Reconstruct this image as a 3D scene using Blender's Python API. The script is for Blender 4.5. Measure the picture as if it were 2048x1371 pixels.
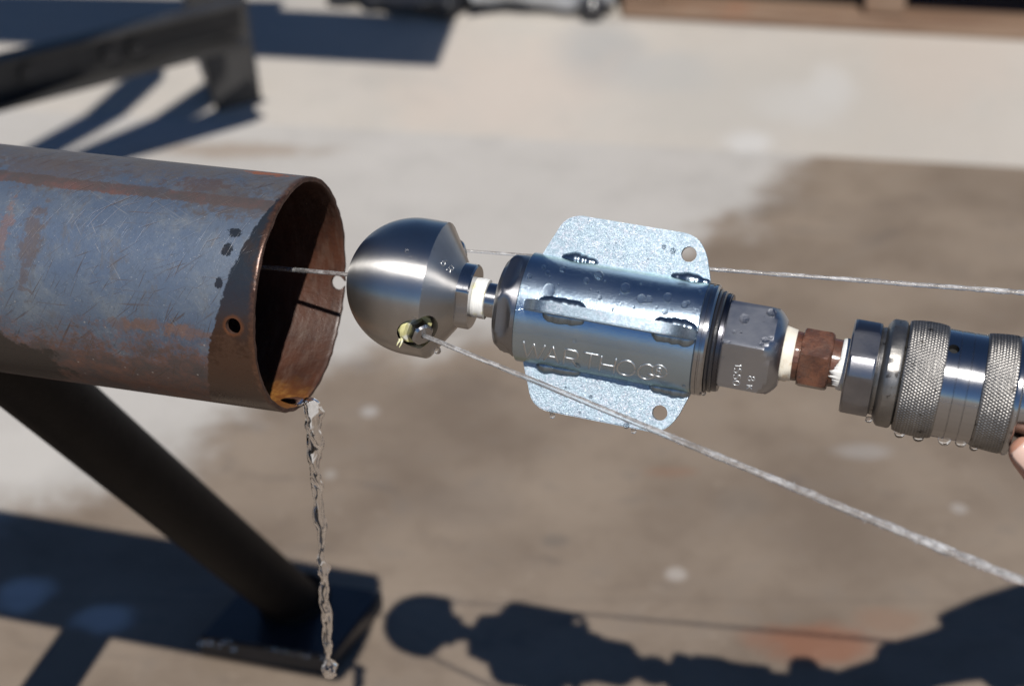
import bpy, bmesh, math, random
from mathutils import Vector, Matrix, noise as mnoise
from mathutils.bvhtree import BVHTree
random.seed(7)
for o in list(bpy.data.objects): bpy.data.objects.remove(o)
S = bpy.context.scene
COL = S.collection
R = math.radians
# ------------------------------------------------------------------ camera
W_, H_ = 2048.0, 1371.0
FL, SENS = 40.0, 23.6
F = FL / SENS * W_                  # focal length in photo pixels
PITCH, CAMH, D0 = R(28), 0.913, 0.8636
CP = Vector((0, 0, CAMH))
FW = Vector((0, math.cos(PITCH), -math.sin(PITCH)))
UP = Vector((0, math.sin(PITCH), math.cos(PITCH)))
RT = Vector((1, 0, 0))
def ray(px, py): return FW + RT * ((px - W_ / 2) / F) + UP * ((H_ / 2 - py) / F)
def P(px, py, z): return CP + ray(px, py) * z
def G(px, py, h=0.0):
    d = ray(px, py); return CP + d * ((h - CAMH) / d.z)
def proj(p):
    v = p - CP; z = v.dot(FW)
    return (W_ / 2 + v.dot(RT) / z * F, H_ / 2 - v.dot(UP) / z * F, z)
cam = bpy.data.cameras.new('camera'); camo = bpy.data.objects.new('camera', cam); COL.objects.link(camo)
cam.lens = FL; cam.sensor_width = SENS; cam.clip_start = 0.05; cam.clip_end = 2000
camo.location = CP
camo.rotation_euler = (math.pi / 2 - PITCH, 0, 0)
cam.dof.use_dof = True; cam.dof.focus_distance = 0.845; cam.dof.aperture_fstop = 4.2
S.camera = camo
# ------------------------------------------------------------------ light
sh = G(860, 1248)
SUN = (P(855, 575, 0.866) - sh).normalized()         # towards the sun
world = bpy.data.worlds.new('World'); S.world = world; world.use_nodes = True
wt = world.node_tree
sky = wt.nodes.new('ShaderNodeTexSky'); sky.sky_type = 'NISHITA'; sky.sun_disc = False
sky.sun_elevation = math.asin(SUN.z); sky.sun_rotation = math.atan2(SUN.x, SUN.y)
sky.air_density = 1.0; sky.dust_density = 0.0; sky.ozone_density = 6.0; sky.altitude = 2500
wt.links.new(sky.outputs[0], wt.nodes['Background'].inputs[0])
wt.nodes['Background'].inputs[1].default_value = 0.065
sl = bpy.data.lights.new('sun', 'SUN'); sl.energy = 4.8; sl.angle = R(0.53); sl.color = (1.0, 0.955, 0.89)
so = bpy.data.objects.new('sun', sl); COL.objects.link(so)
so.rotation_euler = (-SUN).to_track_quat('-Z', 'Y').to_euler(); so.location = (0, -1, 4)
S.view_settings.view_transform = 'Standard'; S.view_settings.look = 'None'
S.view_settings.gamma = 1.0; S.view_settings.use_curve_mapping = False
S.view_settings.exposure = 0.0
S.render.engine = 'CYCLES'; S.cycles.use_denoising = True
S.cycles.max_bounces = 12; S.cycles.transmission_bounces = 10; S.cycles.transparent_max_bounces = 16
S.cycles.caustics_refractive = False; S.cycles.caustics_reflective = False
S.cycles.sample_clamp_indirect = 8.0

# ------------------------------------------------------------------ node helpers
class NT:
    def __init__(s, name):
        s.m = bpy.data.materials.new(name); s.m.use_nodes = True; s.t = s.m.node_tree
        s.b = s.t.nodes['Principled BSDF']; s.out = s.t.nodes['Material Output']
    def put(s, sock, v):
        if isinstance(v, bpy.types.NodeSocket): s.t.links.new(v, sock)
        elif v is not None:
            try: sock.default_value = v
            except Exception: sock.default_value = tuple(v) + (1.0,)
    def node(s, ty, ins=(), **at):
        n = s.t.nodes.new(ty)
        for k, v in at.items(): setattr(n, k, v)
        for k, v in dict(ins).items(): s.put(n.inputs[k], v)
        return n
    def m_(s, op, a, b=None, c=None, clamp=False):
        n = s.node('ShaderNodeMath', operation=op, use_clamp=clamp)
        for i, v in enumerate((a, b, c)):
            if v is not None: s.put(n.inputs[i], v)
        return n.outputs[0]
    def add(s, a, b): return s.m_('ADD', a, b)
    def sub(s, a, b): return s.m_('SUBTRACT', a, b)
    def mul(s, a, b): return s.m_('MULTIPLY', a, b)
    def ss(s, x, e0, e1, lo=0.0, hi=1.0):
        n = s.node('ShaderNodeMapRange', interpolation_type='SMOOTHSTEP')
        for i, v in enumerate((x, e0, e1, lo, hi)): s.put(n.inputs[i], v)
        return n.outputs[0]
    def mix(s, f, a, b, bt='MIX'):
        n = s.node('ShaderNodeMix', data_type='RGBA', blend_type=bt, clamp_factor=True)
        s.put(n.inputs[0], f); s.put(n.inputs[6], a); s.put(n.inputs[7], b); return n.outputs[2]
    def noise(s, v, sc, det=4, ro=0.55, dist=0.0, col=False):
        n = s.node('ShaderNodeTexNoise', {'Scale': sc, 'Detail': det, 'Roughness': ro, 'Distortion': dist})
        s.put(n.inputs['Vector'], v); return n.outputs[1 if col else 0]
    def vor(s, v, sc, feat='F1', out='Distance'):
        n = s.node('ShaderNodeTexVoronoi', {'Scale': sc}, feature=feat); s.put(n.inputs['Vector'], v); return n.outputs[out]
    def obj(s):
        return s.node('ShaderNodeTexCoord').outputs['Object']
    def sep(s, v):
        n = s.node('ShaderNodeSeparateXYZ'); s.put(n.inputs[0], v); return n.outputs[0], n.outputs[1], n.outputs[2]
    def xyz(s, x, y, z):
        n = s.node('ShaderNodeCombineXYZ')
        for i, v in enumerate((x, y, z)): s.put(n.inputs[i], v)
        return n.outputs[0]
    def bump(s, h, st=0.3, dist=0.001, nrm=None):
        n = s.node('ShaderNodeBump', {'Strength': st, 'Distance': dist, 'Height': h})
        if nrm is not None: s.put(n.inputs['Normal'], nrm)
        return n.outputs[0]
    def set(s, **k):
        names = dict(col='Base Color', rough='Roughness', metal='Metallic', nrm='Normal', ior='IOR', trans='Transmission Weight',
                     aniso='Anisotropic', arot='Anisotropic Rotation', tan='Tangent', spec='Specular IOR Level', coat='Coat Weight',
                     crough='Coat Roughness', sss='Subsurface Weight', alpha='Alpha')
        for q, v in k.items(): s.put(s.b.inputs[names[q]], v)
        return s
def lin(h):
    c = [int(h[i:i + 2], 16) / 255 for i in (0, 2, 4)]
    return tuple((x / 12.92 if x <= .04045 else ((x + .055) / 1.055) ** 2.4) for x in c) + (1.0,)

# ------------------------------------------------------------------ mesh helpers
def link(name, me, mat=None, parent=None, M=None):
    o = bpy.data.objects.new(name, me); COL.objects.link(o)
    if mat is not None:
        for mm in (mat if isinstance(mat, (list, tuple)) else [mat]): me.materials.append(mm)
    if parent is not None: o.parent = parent
    if M is not None: o.matrix_world = M
    return o
def finish(me, smooth=True, sharp=35):
    me.validate(); me.update()
    if smooth:
        me.shade_smooth()
        if sharp: me.set_sharp_from_angle(angle=R(sharp))
    return me
def mesh(vs, fs, smooth=True, sharp=35):
    me = bpy.data.meshes.new('m'); me.from_pydata([tuple(v) for v in vs], [], fs); return finish(me, smooth, sharp)
def empty(name, M, label=None, cat=None, group=None):
    o = bpy.data.objects.new(name, None); COL.objects.link(o); o.matrix_world = M; o.empty_display_size = 0.05
    tag(o, label, cat, group); return o
def tag(o, label=None, cat=None, group=None, kind=None):
    for k, v in (('label', label), ('category', cat), ('group', group), ('kind', kind)):
        if v: o[k] = v
    return o
def lathe(prof, segs=96, nflat=0, apo=None, ph0=0.0, disp=None, closed=False, caps=True):
    """prof: list of (x, r); optional hex flats: apo(x) -> apothem or None"""
    vs, fs = [], []
    n = len(prof)
    for (x, r) in prof:
        for k in range(segs):
            a = 2 * math.pi * k / segs + ph0
            rr = r
            if nflat and apo:
                ap = apo if not callable(apo) else apo(x)
                if ap:
                    w = 2 * math.pi / nflat; d = ((a - ph0) % w) - w / 2
                    rr = min(rr, ap / math.cos(d))
            if disp: rr += disp(x, a)
            vs.append((x, rr * math.sin(a), rr * math.cos(a)))
    m = n if closed else n - 1
    for i in range(m):
        j = (i + 1) % n
        for k in range(segs):
            k2 = (k + 1) % segs
            fs.append((i * segs + k, j * segs + k, j * segs + k2, i * segs + k2))
    if not closed and caps:
        fs.append(tuple(range(segs))); fs.append(tuple((n - 1) * segs + k for k in reversed(range(segs))))
    return vs, fs
def tube(pts, rad, segs=14, cap=True, jit=None):
    """swept tube through points; rad float or list"""
    pts = [Vector(p) for p in pts]; n = len(pts)
    rs = rad if isinstance(rad, (list, tuple)) else [rad] * n
    vs, fs = [], []
    ref = None
    for i, p in enumerate(pts):
        t = (pts[min(i + 1, n - 1)] - pts[max(i - 1, 0)]).normalized()
        if ref is None:
            ref = t.orthogonal().normalized()
        ref = (ref - t * ref.dot(t)).normalized(); b = t.cross(ref)
        for k in range(segs):
            a = 2 * math.pi * k / segs
            r = rs[i] * (jit(i, k) if jit else 1)
            vs.append(p + (ref * math.cos(a) + b * math.sin(a)) * r)
    for i in range(n - 1):
        for k in range(segs):
            k2 = (k + 1) % segs
            fs.append((i * segs + k, i * segs + k2, (i + 1) * segs + k2, (i + 1) * segs + k))
    if cap:
        fs.append(tuple(reversed(range(segs)))); fs.append(tuple((n - 1) * segs + k for k in range(segs)))
    return vs, fs
def boxm(c, ax, ay, az, bev=0.0):
    """box mesh centred c with half-extent vectors"""
    c, ax, ay, az = map(Vector, (c, ax, ay, az))
    bm = bmesh.new()
    v = [bm.verts.new(c + ax * i + ay * j + az * k) for i in (-1, 1) for j in (-1, 1) for k in (-1, 1)]
    for f in ((0, 1, 3, 2), (4, 6, 7, 5), (0, 4, 5, 1), (2, 3, 7, 6), (0, 2, 6, 4), (1, 5, 7, 3)): bm.faces.new([v[i] for i in f])
    bmesh.ops.recalc_face_normals(bm, faces=bm.faces)
    if bev: bmesh.ops.bevel(bm, geom=bm.edges[:], offset=bev, segments=2, affect='EDGES', profile=0.6)
    me = bpy.data.meshes.new('m'); bm.to_mesh(me); bm.free(); return finish(me, True, 40)
def barm(a, b, w, h, upv=(0, 0, 1), bev=0.002):
    a, b = Vector(a), Vector(b); d = (b - a); t = d.normalized(); s = t.cross(Vector(upv)).normalized(); u = s.cross(t)
    return boxm((a + b) / 2, d / 2, s * w / 2, u * h / 2, bev)
def evaluated(o):
    dg = bpy.context.evaluated_depsgraph_get(); dg.update()
    return bpy.data.meshes.new_from_object(o.evaluated_get(dg))
def boolean(o, cutters, op='DIFFERENCE', sharp=35):
    for c in cutters:
        md = o.modifiers.new('b', 'BOOLEAN'); md.operation = op; md.solver = 'EXACT'; md.object = c
    me = evaluated(o); o.modifiers.clear(); old = o.data; o.data = me; bpy.data.meshes.remove(old)
    for c in cutters: bpy.data.objects.remove(c)
    finish(o.data, True, sharp)
def displace(vs, sc, amt, seed=0.0):
    return [Vector(v) + mnoise.noise_vector(Vector(v) * sc + Vector((seed, 0, 0))) * amt for v in vs]
def axis_frame(o, a):
    a = a.normalized(); tow = (CP - o); tow = (tow - a * tow.dot(a)).normalized(); up = tow.cross(a)
    M = Matrix(((a.x, up.x, tow.x, o.x), (a.y, up.y, tow.y, o.y), (a.z, up.z, tow.z, o.z), (0, 0, 0, 1))); return M

# ------------------------------------------------------------------ world geometry of the yard
fold1, fold2 = G(240, 232), G(2048, 335)
fd = (fold2 - fold1).normalized(); fn = Vector((-fd.y, fd.x, 0))          # along / away
SL = R(17)
def on_slope(px, py):
    n = (fn * -math.sin(SL) + Vector((0, 0, math.cos(SL))))
    d = ray(px, py); t = (fold1 - CP).dot(n) / d.dot(n); return CP + d * t
tp = on_slope(1500, 58); wslope = (tp - fold1).dot(fn); TH = wslope * math.tan(SL)
def yard(u, v):       # u along the fold, v away from it (yard: v<0)
    z = 0 if v <= 0 else (v * math.tan(SL) if v < wslope else TH)
    p = fold1 + fd * u + fn * v; return Vector((p.x, p.y, z))

# ---- concrete material
def concrete(name, dry, yard_marks):
    n = NT(name); co = n.obj(); x, y, z = n.sep(co)
    big = n.noise(co, 1.6, 5, .6); mid = n.noise(co, 9, 6, .65); fine = n.noise(co, 90, 4, .7); grit = n.noise(co, 420, 2, .6)
    c = n.mix(n.ss(big, .3, .7), dry[0], dry[1])
    c = n.mix(n.mul(n.ss(mid, .45, .75), .55), c, dry[2])
    c = n.mix(n.mul(n.ss(fine, .5, .8), .22), c, (.22, .20, .18, 1))
    rough = .92
    def blob(px, py, rx, ry, sl=False, soft=.35, nz=.25, nsc=14.0):
        p = on_slope(px, py) if sl else G(px, py)
        s_ = (p - CP).dot(FW) / F
        dx = n.m_('DIVIDE', n.sub(x, p.x), rx * s_); dy = n.m_('DIVIDE', n.sub(y, p.y), ry * s_ / (0.42 if sl else 0.55))
        d = n.m_('SQRT', n.add(n.mul(dx, dx), n.mul(dy, dy)))
        d = n.add(d, n.mul(n.sub(n.noise(co, nsc, 4, .6), .5), nz * 4))
        return n.ss(d, 1 + soft, 1 - soft)
    if yard_marks:
        pts = [(-900, 1050), (-300, 1010), (0, 985), (250, 900), (520, 800), (760, 660), (1100, 590), (1330, 500), (1440, 430), (1530, 375), (1590, 320), (1640, 235)]
        wp = [G(*q) for q in pts]
        cur = n.node('ShaderNodeFloatCurve'); cm = cur.mapping; cv = cm.curves[0]
        x0, x1, y0, y1 = -1.6, 1.6, 0.5, 3.6
        nx = lambda v: (v - x0) / (x1 - x0); ny = lambda v: (v - y0) / (y1 - y0)
        ll = [(nx(p.x), min(ny(p.y), 1.0)) for p in wp] + [(1.0, 1.0)]
        while len(cv.points) < len(ll): cv.points.new(.5, .5)
        for q, (a, b) in zip(cv.points, ll): q.location = (a, b); q.handle_type = 'VECTOR'
        cm.update()
        n.put(cur.inputs['Value'], n.m_('DIVIDE', n.sub(x, x0), x1 - x0))
        yb = n.add(n.mul(cur.outputs[0], y1 - y0), y0)
        dd = n.sub(yb, y)                                   # > 0 : wet side
        dd = n.add(n.add(dd, n.mul(n.sub(n.noise(co, 3.2, 6, .68), .5), .55)), n.mul(n.sub(n.noise(co, 17, 5, .65), .5), .16))
        wet = n.ss(dd, -.05, .10)
        wetc = n.mix(n.ss(n.noise(co, 5.5, 5, .65), .3, .7), (.165, .128, .097, 1), (.262, .210, .162, 1))
        wetc = n.mix(n.mul(n.ss(n.noise(co, 22, 6, .7), .50, .72), .38), wetc, (.125, .108, .095, 1))
        wetc = n.mix(n.mul(n.ss(n.noise(co, 34, 5, .75, .6), .58, .74), .45), wetc, (.30, .25, .20, 1))
        wetc = n.mix(n.mul(n.ss(n.noise(n.xyz(n.mul(x, .45), y, z), 13, 5, .7, 1.2), .56, .70), .45), wetc, (.12, .10, .085, 1))
        c = n.mix(wet, c, wetc)
        for (a, b, rx, ry, col, st) in [
            (740, 823, 17, 11, (.5, .49, .48, 1), .42), (1352, 1147, 21, 12, (.48, .45, .42, 1), .48), (1728, 903, 50, 17, (.36, .35, .34, 1), .4),
            (660, 948, 12, 9, (.42, .40, .37, 1), .4), (1918, 1016, 14, 9, (.42, .40, .38, 1), .45), (45, 1190, 56, 31, (.55, .55, .55, 1), .8),
            (205, 1232, 58, 24, (.55, .55, .55, 1), .7), (1345, 942, 48, 9, (.22, .12, .075, 1), .4), (1640, 1285, 120, 34, (.24, .09, .045, 1), .6),
            (1780, 1240, 70, 22, (.22, .12, .075, 1), .4), (1110, 1080, 26, 12, (.10, .09, .08, 1), .4), (470, 300, 170, 20, (.30, .24, .19, 1), .75),
            (40, 900, 110, 60, (.52, .50, .47, 1), .5), (1590, 960, 16, 10, (.12, .1, .09, 1), .4),
            (1480, 1010, 60, 30, (.16, .14, .12, 1), .3), (940, 1010, 90, 40, (.17, .14, .115, 1), .3), (1500, 300, 40, 14, (.47, .47, .47, 1), .5)]:
            c = n.mix(n.mul(blob(a, b, rx, ry, soft=.45, nz=.42 if rx > 40 else .28), st), c, col)
        jp, jq = G(700, 1198), G(1800, 1200)                # faint dark line across the slab
        jd = (jq - jp).normalized()
        dl = n.m_('ABSOLUTE', n.add(n.add(n.mul(n.sub(x, jp.x), -jd.y), n.mul(n.sub(y, jp.y), jd.x)), n.mul(n.sub(n.noise(co, 12, 3), .5), .006)))
        c = n.mix(n.mul(n.ss(dl, .0045, .001), .12), c, (.07, .06, .055, 1))
        rough = n.ss(wet, 0, 1, .92, .62)
    else:
        for (a, b, rx, ry, col, st) in [(1190, 108, 85, 42, (.30, .30, .295, 1), .8), (1330, 150, 90, 24, (.33, .33, .325, 1), .6),
            (1600, 205, 75, 28, (.50, .50, .50, 1), .38), (1660, 165, 45, 26, (.49, .49, .49, 1), .38), (1500, 285, 50, 14, (.50, .50, .50, 1), .6),
            (1000, 180, 200, 70, (.45, .385, .335, 1), .5), (1900, 130, 140, 50, (.41, .355, .31, 1), .5), (1480, 200, 220, 50, (.36, .345, .32, 1), .5)]:
            c = n.mix(n.mul(blob(a, b, rx, ry, sl=True, soft=.6, nz=.55, nsc=9.), st), c, col)
    c = n.mix(n.mul(n.ss(n.noise(co, 2.7, 5, .7, .4), .52, .72), .35), c, (.30, .285, .265, 1) if not yard_marks else n.mix(.5, c, (.16, .14, .12, 1)))
    h = n.add(n.mul(fine, .6), n.mul(grit, .4))
    n.set(col=c, rough=rough, nrm=n.bump(h, .5, .002), spec=.35)
    return n.m
M_yard = concrete('yard_concrete', ((.415, .395, .37, 1), (.475, .455, .43, 1), (.36, .345, .325, 1)), True)
M_ramp = concrete('ramp_concrete', ((.385, .355, .318, 1), (.43, .40, .365, 1), (.37, .352, .325, 1)), False)

def sheet(name, u0, u1, v0, v1, mat, nu=1, nv=1, off=0.0):
    vs, fs = [], []
    for i in range(nu + 1):
        for j in range(nv + 1):
            p = yard(u0 + (u1 - u0) * i / nu, v0 + (v1 - v0) * j / nv); p.z += off; vs.append(p)
    for i in range(nu):
        for j in range(nv):
            a = i * (nv + 1) + j; fs.append((a, a + nv + 1, a + nv + 2, a + 1))
    o = link(name, mesh(vs, fs, False), mat); tag(o, kind='structure'); return o
sheet('ground', -150, 150, -200, 0.0, M_yard)
sheet('concrete_ramp', -150, 150, 0.0, wslope - 1e-5, M_ramp)
sheet('upper_ground', -150, 150, wslope, 200, M_ramp)

# ------------------------------------------------------------------ materials
def metal(name, col, rough=.3, turned=0.0, aniso=0.0, speck=0.0, dark=None, metalness=1.0, scale=1.0, smudge=.5, blotch=.35):
    n = NT(name); co = n.obj(); x, y, z = n.sep(co)
    big = n.noise(co, 55 * scale, 5, .6); fine = n.noise(co, 700 * scale, 3, .6)
    c = n.mix(n.mul(n.ss(big, .35, .75), blotch), col, dark or tuple(v * .55 for v in col[:3]) + (1,))
    rg = n.add(rough - .06 * smudge, n.mul(n.ss(big, .3, .7), .14 * smudge))
    h = n.mul(fine, .2 if speck == 0 else speck)
    if turned:
        ring = n.noise(n.xyz(n.mul(x, 1.0), 0, 0), 3500, 2, .7)
        h = n.add(n.mul(fine, .15), n.mul(ring, turned))
    n.set(col=c, metal=metalness, rough=rg, nrm=n.bump(h, .25, .0003))
    if aniso:
        tn = n.node('ShaderNodeTangent', direction_type='RADIAL', axis='X')
        n.set(aniso=aniso, arot=.25, tan=tn.outputs[0])
    return n.m
M_head = metal('turned_steel', (.54, .53, .52, 1), .40, turned=.35, aniso=.93, blotch=.2)
M_ring = metal('bright_turned_steel', (.44, .44, .45, 1), .2, turned=.5, aniso=.6, blotch=.15)
M_cap = metal('grey_steel', (.30, .30, .315, 1), .34, turned=.3, aniso=.3)
M_nut = metal('machined_nut_steel', (.41, .42, .45, 1), .31, blotch=.3)
M_darknut = metal('dark_nut_steel', (.27, .27, .29, 1), .30, speck=.4, blotch=.55)
M_letter = metal('stamped_edge_steel', (.62, .63, .63, 1), .42, blotch=.1)
M_weld = metal('weld_bead_steel', (.30, .37, .44, 1), .27, speck=.3, blotch=.4)

def zinc_sleeve():
    n = NT('zinc_plated_sleeve'); co = n.obj(); x, y, z = n.sep(co)
    ph = n.m_('ARCTAN2', y, z)
    big = n.noise(co, 40, 5, .6); fine = n.noise(co, 1500, 2, .6); sp = n.vor(co, 900, out='Color')
    c = n.mix(n.ss(big, .35, .7), (.41, .53, .65, 1), (.48, .58, .67, 1))
    # iridescent straw / green tint of the chromate along the fin roots
    t1 = n.ss(n.m_('ABSOLUTE', n.add(n.sub(n.m_('ABSOLUTE', ph), 1.25), n.mul(n.sub(big, .5), .25))), .17, .03)
    c = n.mix(n.mul(t1, .75), c, (.34, .47, .43, 1))
    t2 = n.ss(n.add(x, n.mul(n.sub(big, .5), .006)), 0.0505, 0.0445)
    c = n.mix(n.mul(t2, .6), c, (.30, .43, .39, 1))
    n.set(col=c, metal=1.0, rough=n.add(.19, n.mul(big, .11)), nrm=n.bump(n.add(n.mul(fine, .8), n.mul(n.sep(sp)[0], .5)), .30, .0003))
    return n.m
M_sleeve = zinc_sleeve()
def zinc_fin(name='galvanised_sparkle'):
    n = NT(name); co = n.obj()
    cells = n.vor(co, 1500, out='Color'); c2 = n.vor(co, 3000, out='Color')
    a, b, d = n.sep(cells); e, f, g = n.sep(c2)
    big = n.noise(co, 60, 4, .6)
    irid = n.mix(n.ss(n.noise(co, 240, 3, .6), .35, .65), (.47, .575, .645, 1), (.55, .57, .63, 1))
    c = n.mix(n.mul(n.ss(a, .15, .9), .8), (.31, .395, .455, 1), irid)
    c = n.mix(n.mul(n.ss(big, .5, .75), .3), c, (.5, .62, .70, 1))
    n.set(col=c, metal=1.0, rough=n.add(.36, n.mul(d, .16)), nrm=n.bump(n.add(n.mul(b, .7), n.mul(e, .5)), .34, .0005))
    return n.m
M_fin = zinc_fin()
def rusty(name, a=(.16, .052, .022, 1), b=(.30, .11, .045, 1), d=(.05, .028, .02, 1), rough=.55, wet=.3, sc=1.0):
    n = NT(name); co = n.obj()
    n1 = n.noise(co, 130 * sc, 5, .65); n2 = n.noise(co, 500 * sc, 4, .7); n3 = n.noise(co, 45 * sc, 4, .6)
    c = n.mix(n.ss(n1, .35, .65), a, b); c = n.mix(n.mul(n.ss(n2, .5, .75), .7), c, d); c = n.mix(n.mul(n.ss(n3, .55, .8), .6), c, (.12, .075, .055, 1))
    n.set(col=c, rough=rough, metal=.15, nrm=n.bump(n.add(n.mul(n2, .7), n1), .5, .0008), coat=wet, crough=.15)
    return n.m
M_rustfit = rusty('rusty_fitting', (.070, .026, .015, 1), (.135, .05, .025, 1), (.025, .016, .012, 1), wet=.6)
def tape(name, a, b):
    n = NT(name); co = n.obj(); x, y, z = n.sep(co)
    ph = n.m_('ARCTAN2', y, z)
    w = n.noise(n.xyz(n.mul(x, 900), n.mul(ph, 1.6), 0), 1.0, 4, .6); st = n.noise(co, 160, 4, .6)
    c = n.mix(n.ss(st, .5, .72), a, b)
    n.set(col=c, rough=.5, nrm=n.bump(w, .6, .0006), sss=.0); return n.m
M_tape = tape('thread_tape_white', (.84, .84, .82, 1), (.80, .76, .50, 1))
M_tape2 = tape('thread_tape_cream', (.78, .73, .62, 1), (.60, .48, .34, 1))
M_tape3 = tape('thread_tape_yellow', (.66, .63, .30, 1), (.80, .80, .70, 1))
def simple(name, col, rough=.5, metalness=0.0, sc=60, var=.35, bump=.2, coat=0.0, spec=.5):
    n = NT(name); co = n.obj(); a = n.noise(co, sc, 5, .65); f = n.noise(co, sc * 8, 3, .6)
    c = n.mix(n.mul(n.ss(a, .35, .7), var), col, tuple(v * .45 for v in col[:3]) + (1,))
    n.set(col=c, rough=n.add(rough - .05, n.mul(f, .12)), metal=metalness, nrm=n.bump(n.add(n.mul(f, .5), a), bump, .001), coat=coat, spec=spec); return n.m
M_rubber = simple('black_rubber', (.018, .018, .022, 1), .28, coat=.5)
M_black = simple('dark_opening', (.012, .012, .012, 1), .6)
def water(name, rough=0.0, col=(1, 1, 1, 1), clear=0.0):
    n = NT(name); n.set(col=col, rough=rough, trans=1.0, ior=1.333, spec=.5)
    if clear:
        mx = n.node('ShaderNodeMixShader', {0: clear}); tr = n.node('ShaderNodeBsdfTransparent')
        n.t.links.new(n.b.outputs[0], mx.inputs[1]); n.t.links.new(tr.outputs[0], mx.inputs[2]); n.t.links.new(mx.outputs[0], n.out.inputs[0])
    return n.m
M_bead = water('bead_water', clear=.15)
M_water = water('clear_water')
def jetmat():
    """aerated water: clear body mixed with the white of the broken surface"""
    n = NT('jet_water'); co = n.obj(); x, y, z = n.sep(co)
    s = n.noise(n.xyz(n.mul(x, 45), n.mul(y, 1500), n.mul(z, 1500)), 1.0, 4, .7); s2 = n.noise(co, 420, 3, .7)
    n.set(col=(1, 1, 1, 1), rough=.10, trans=1.0, ior=1.333, spec=.8, nrm=n.bump(n.add(s, n.mul(s2, .6)), .30, .0004))
    df = n.node('ShaderNodeBsdfDiffuse', {'Color': (.97, .98, 1.0, 1)}); tl = n.node('ShaderNodeBsdfTranslucent', {'Color': (.97, .98, 1.0, 1)})
    m1 = n.node('ShaderNodeMixShader', {0: .25}); n.t.links.new(df.outputs[0], m1.inputs[1]); n.t.links.new(tl.outputs[0], m1.inputs[2])
    m2 = n.node('ShaderNodeMixShader', {0: n.m_('MINIMUM', n.add(n.ss(n.add(n.add(n.mul(s, .45), n.mul(s2, .25)), n.mul(n.noise(co, 70, 3, .6), .3)), .44, .60, .10, .50), n.ss(x, .1, .4, 0.0, .10)), .6)})
    n.t.links.new(n.b.outputs[0], m2.inputs[1]); n.t.links.new(m1.outputs[0], m2.inputs[2]); n.t.links.new(m2.outputs[0], n.out.inputs[0])
    return n.m
M_jet = jetmat()

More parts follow.
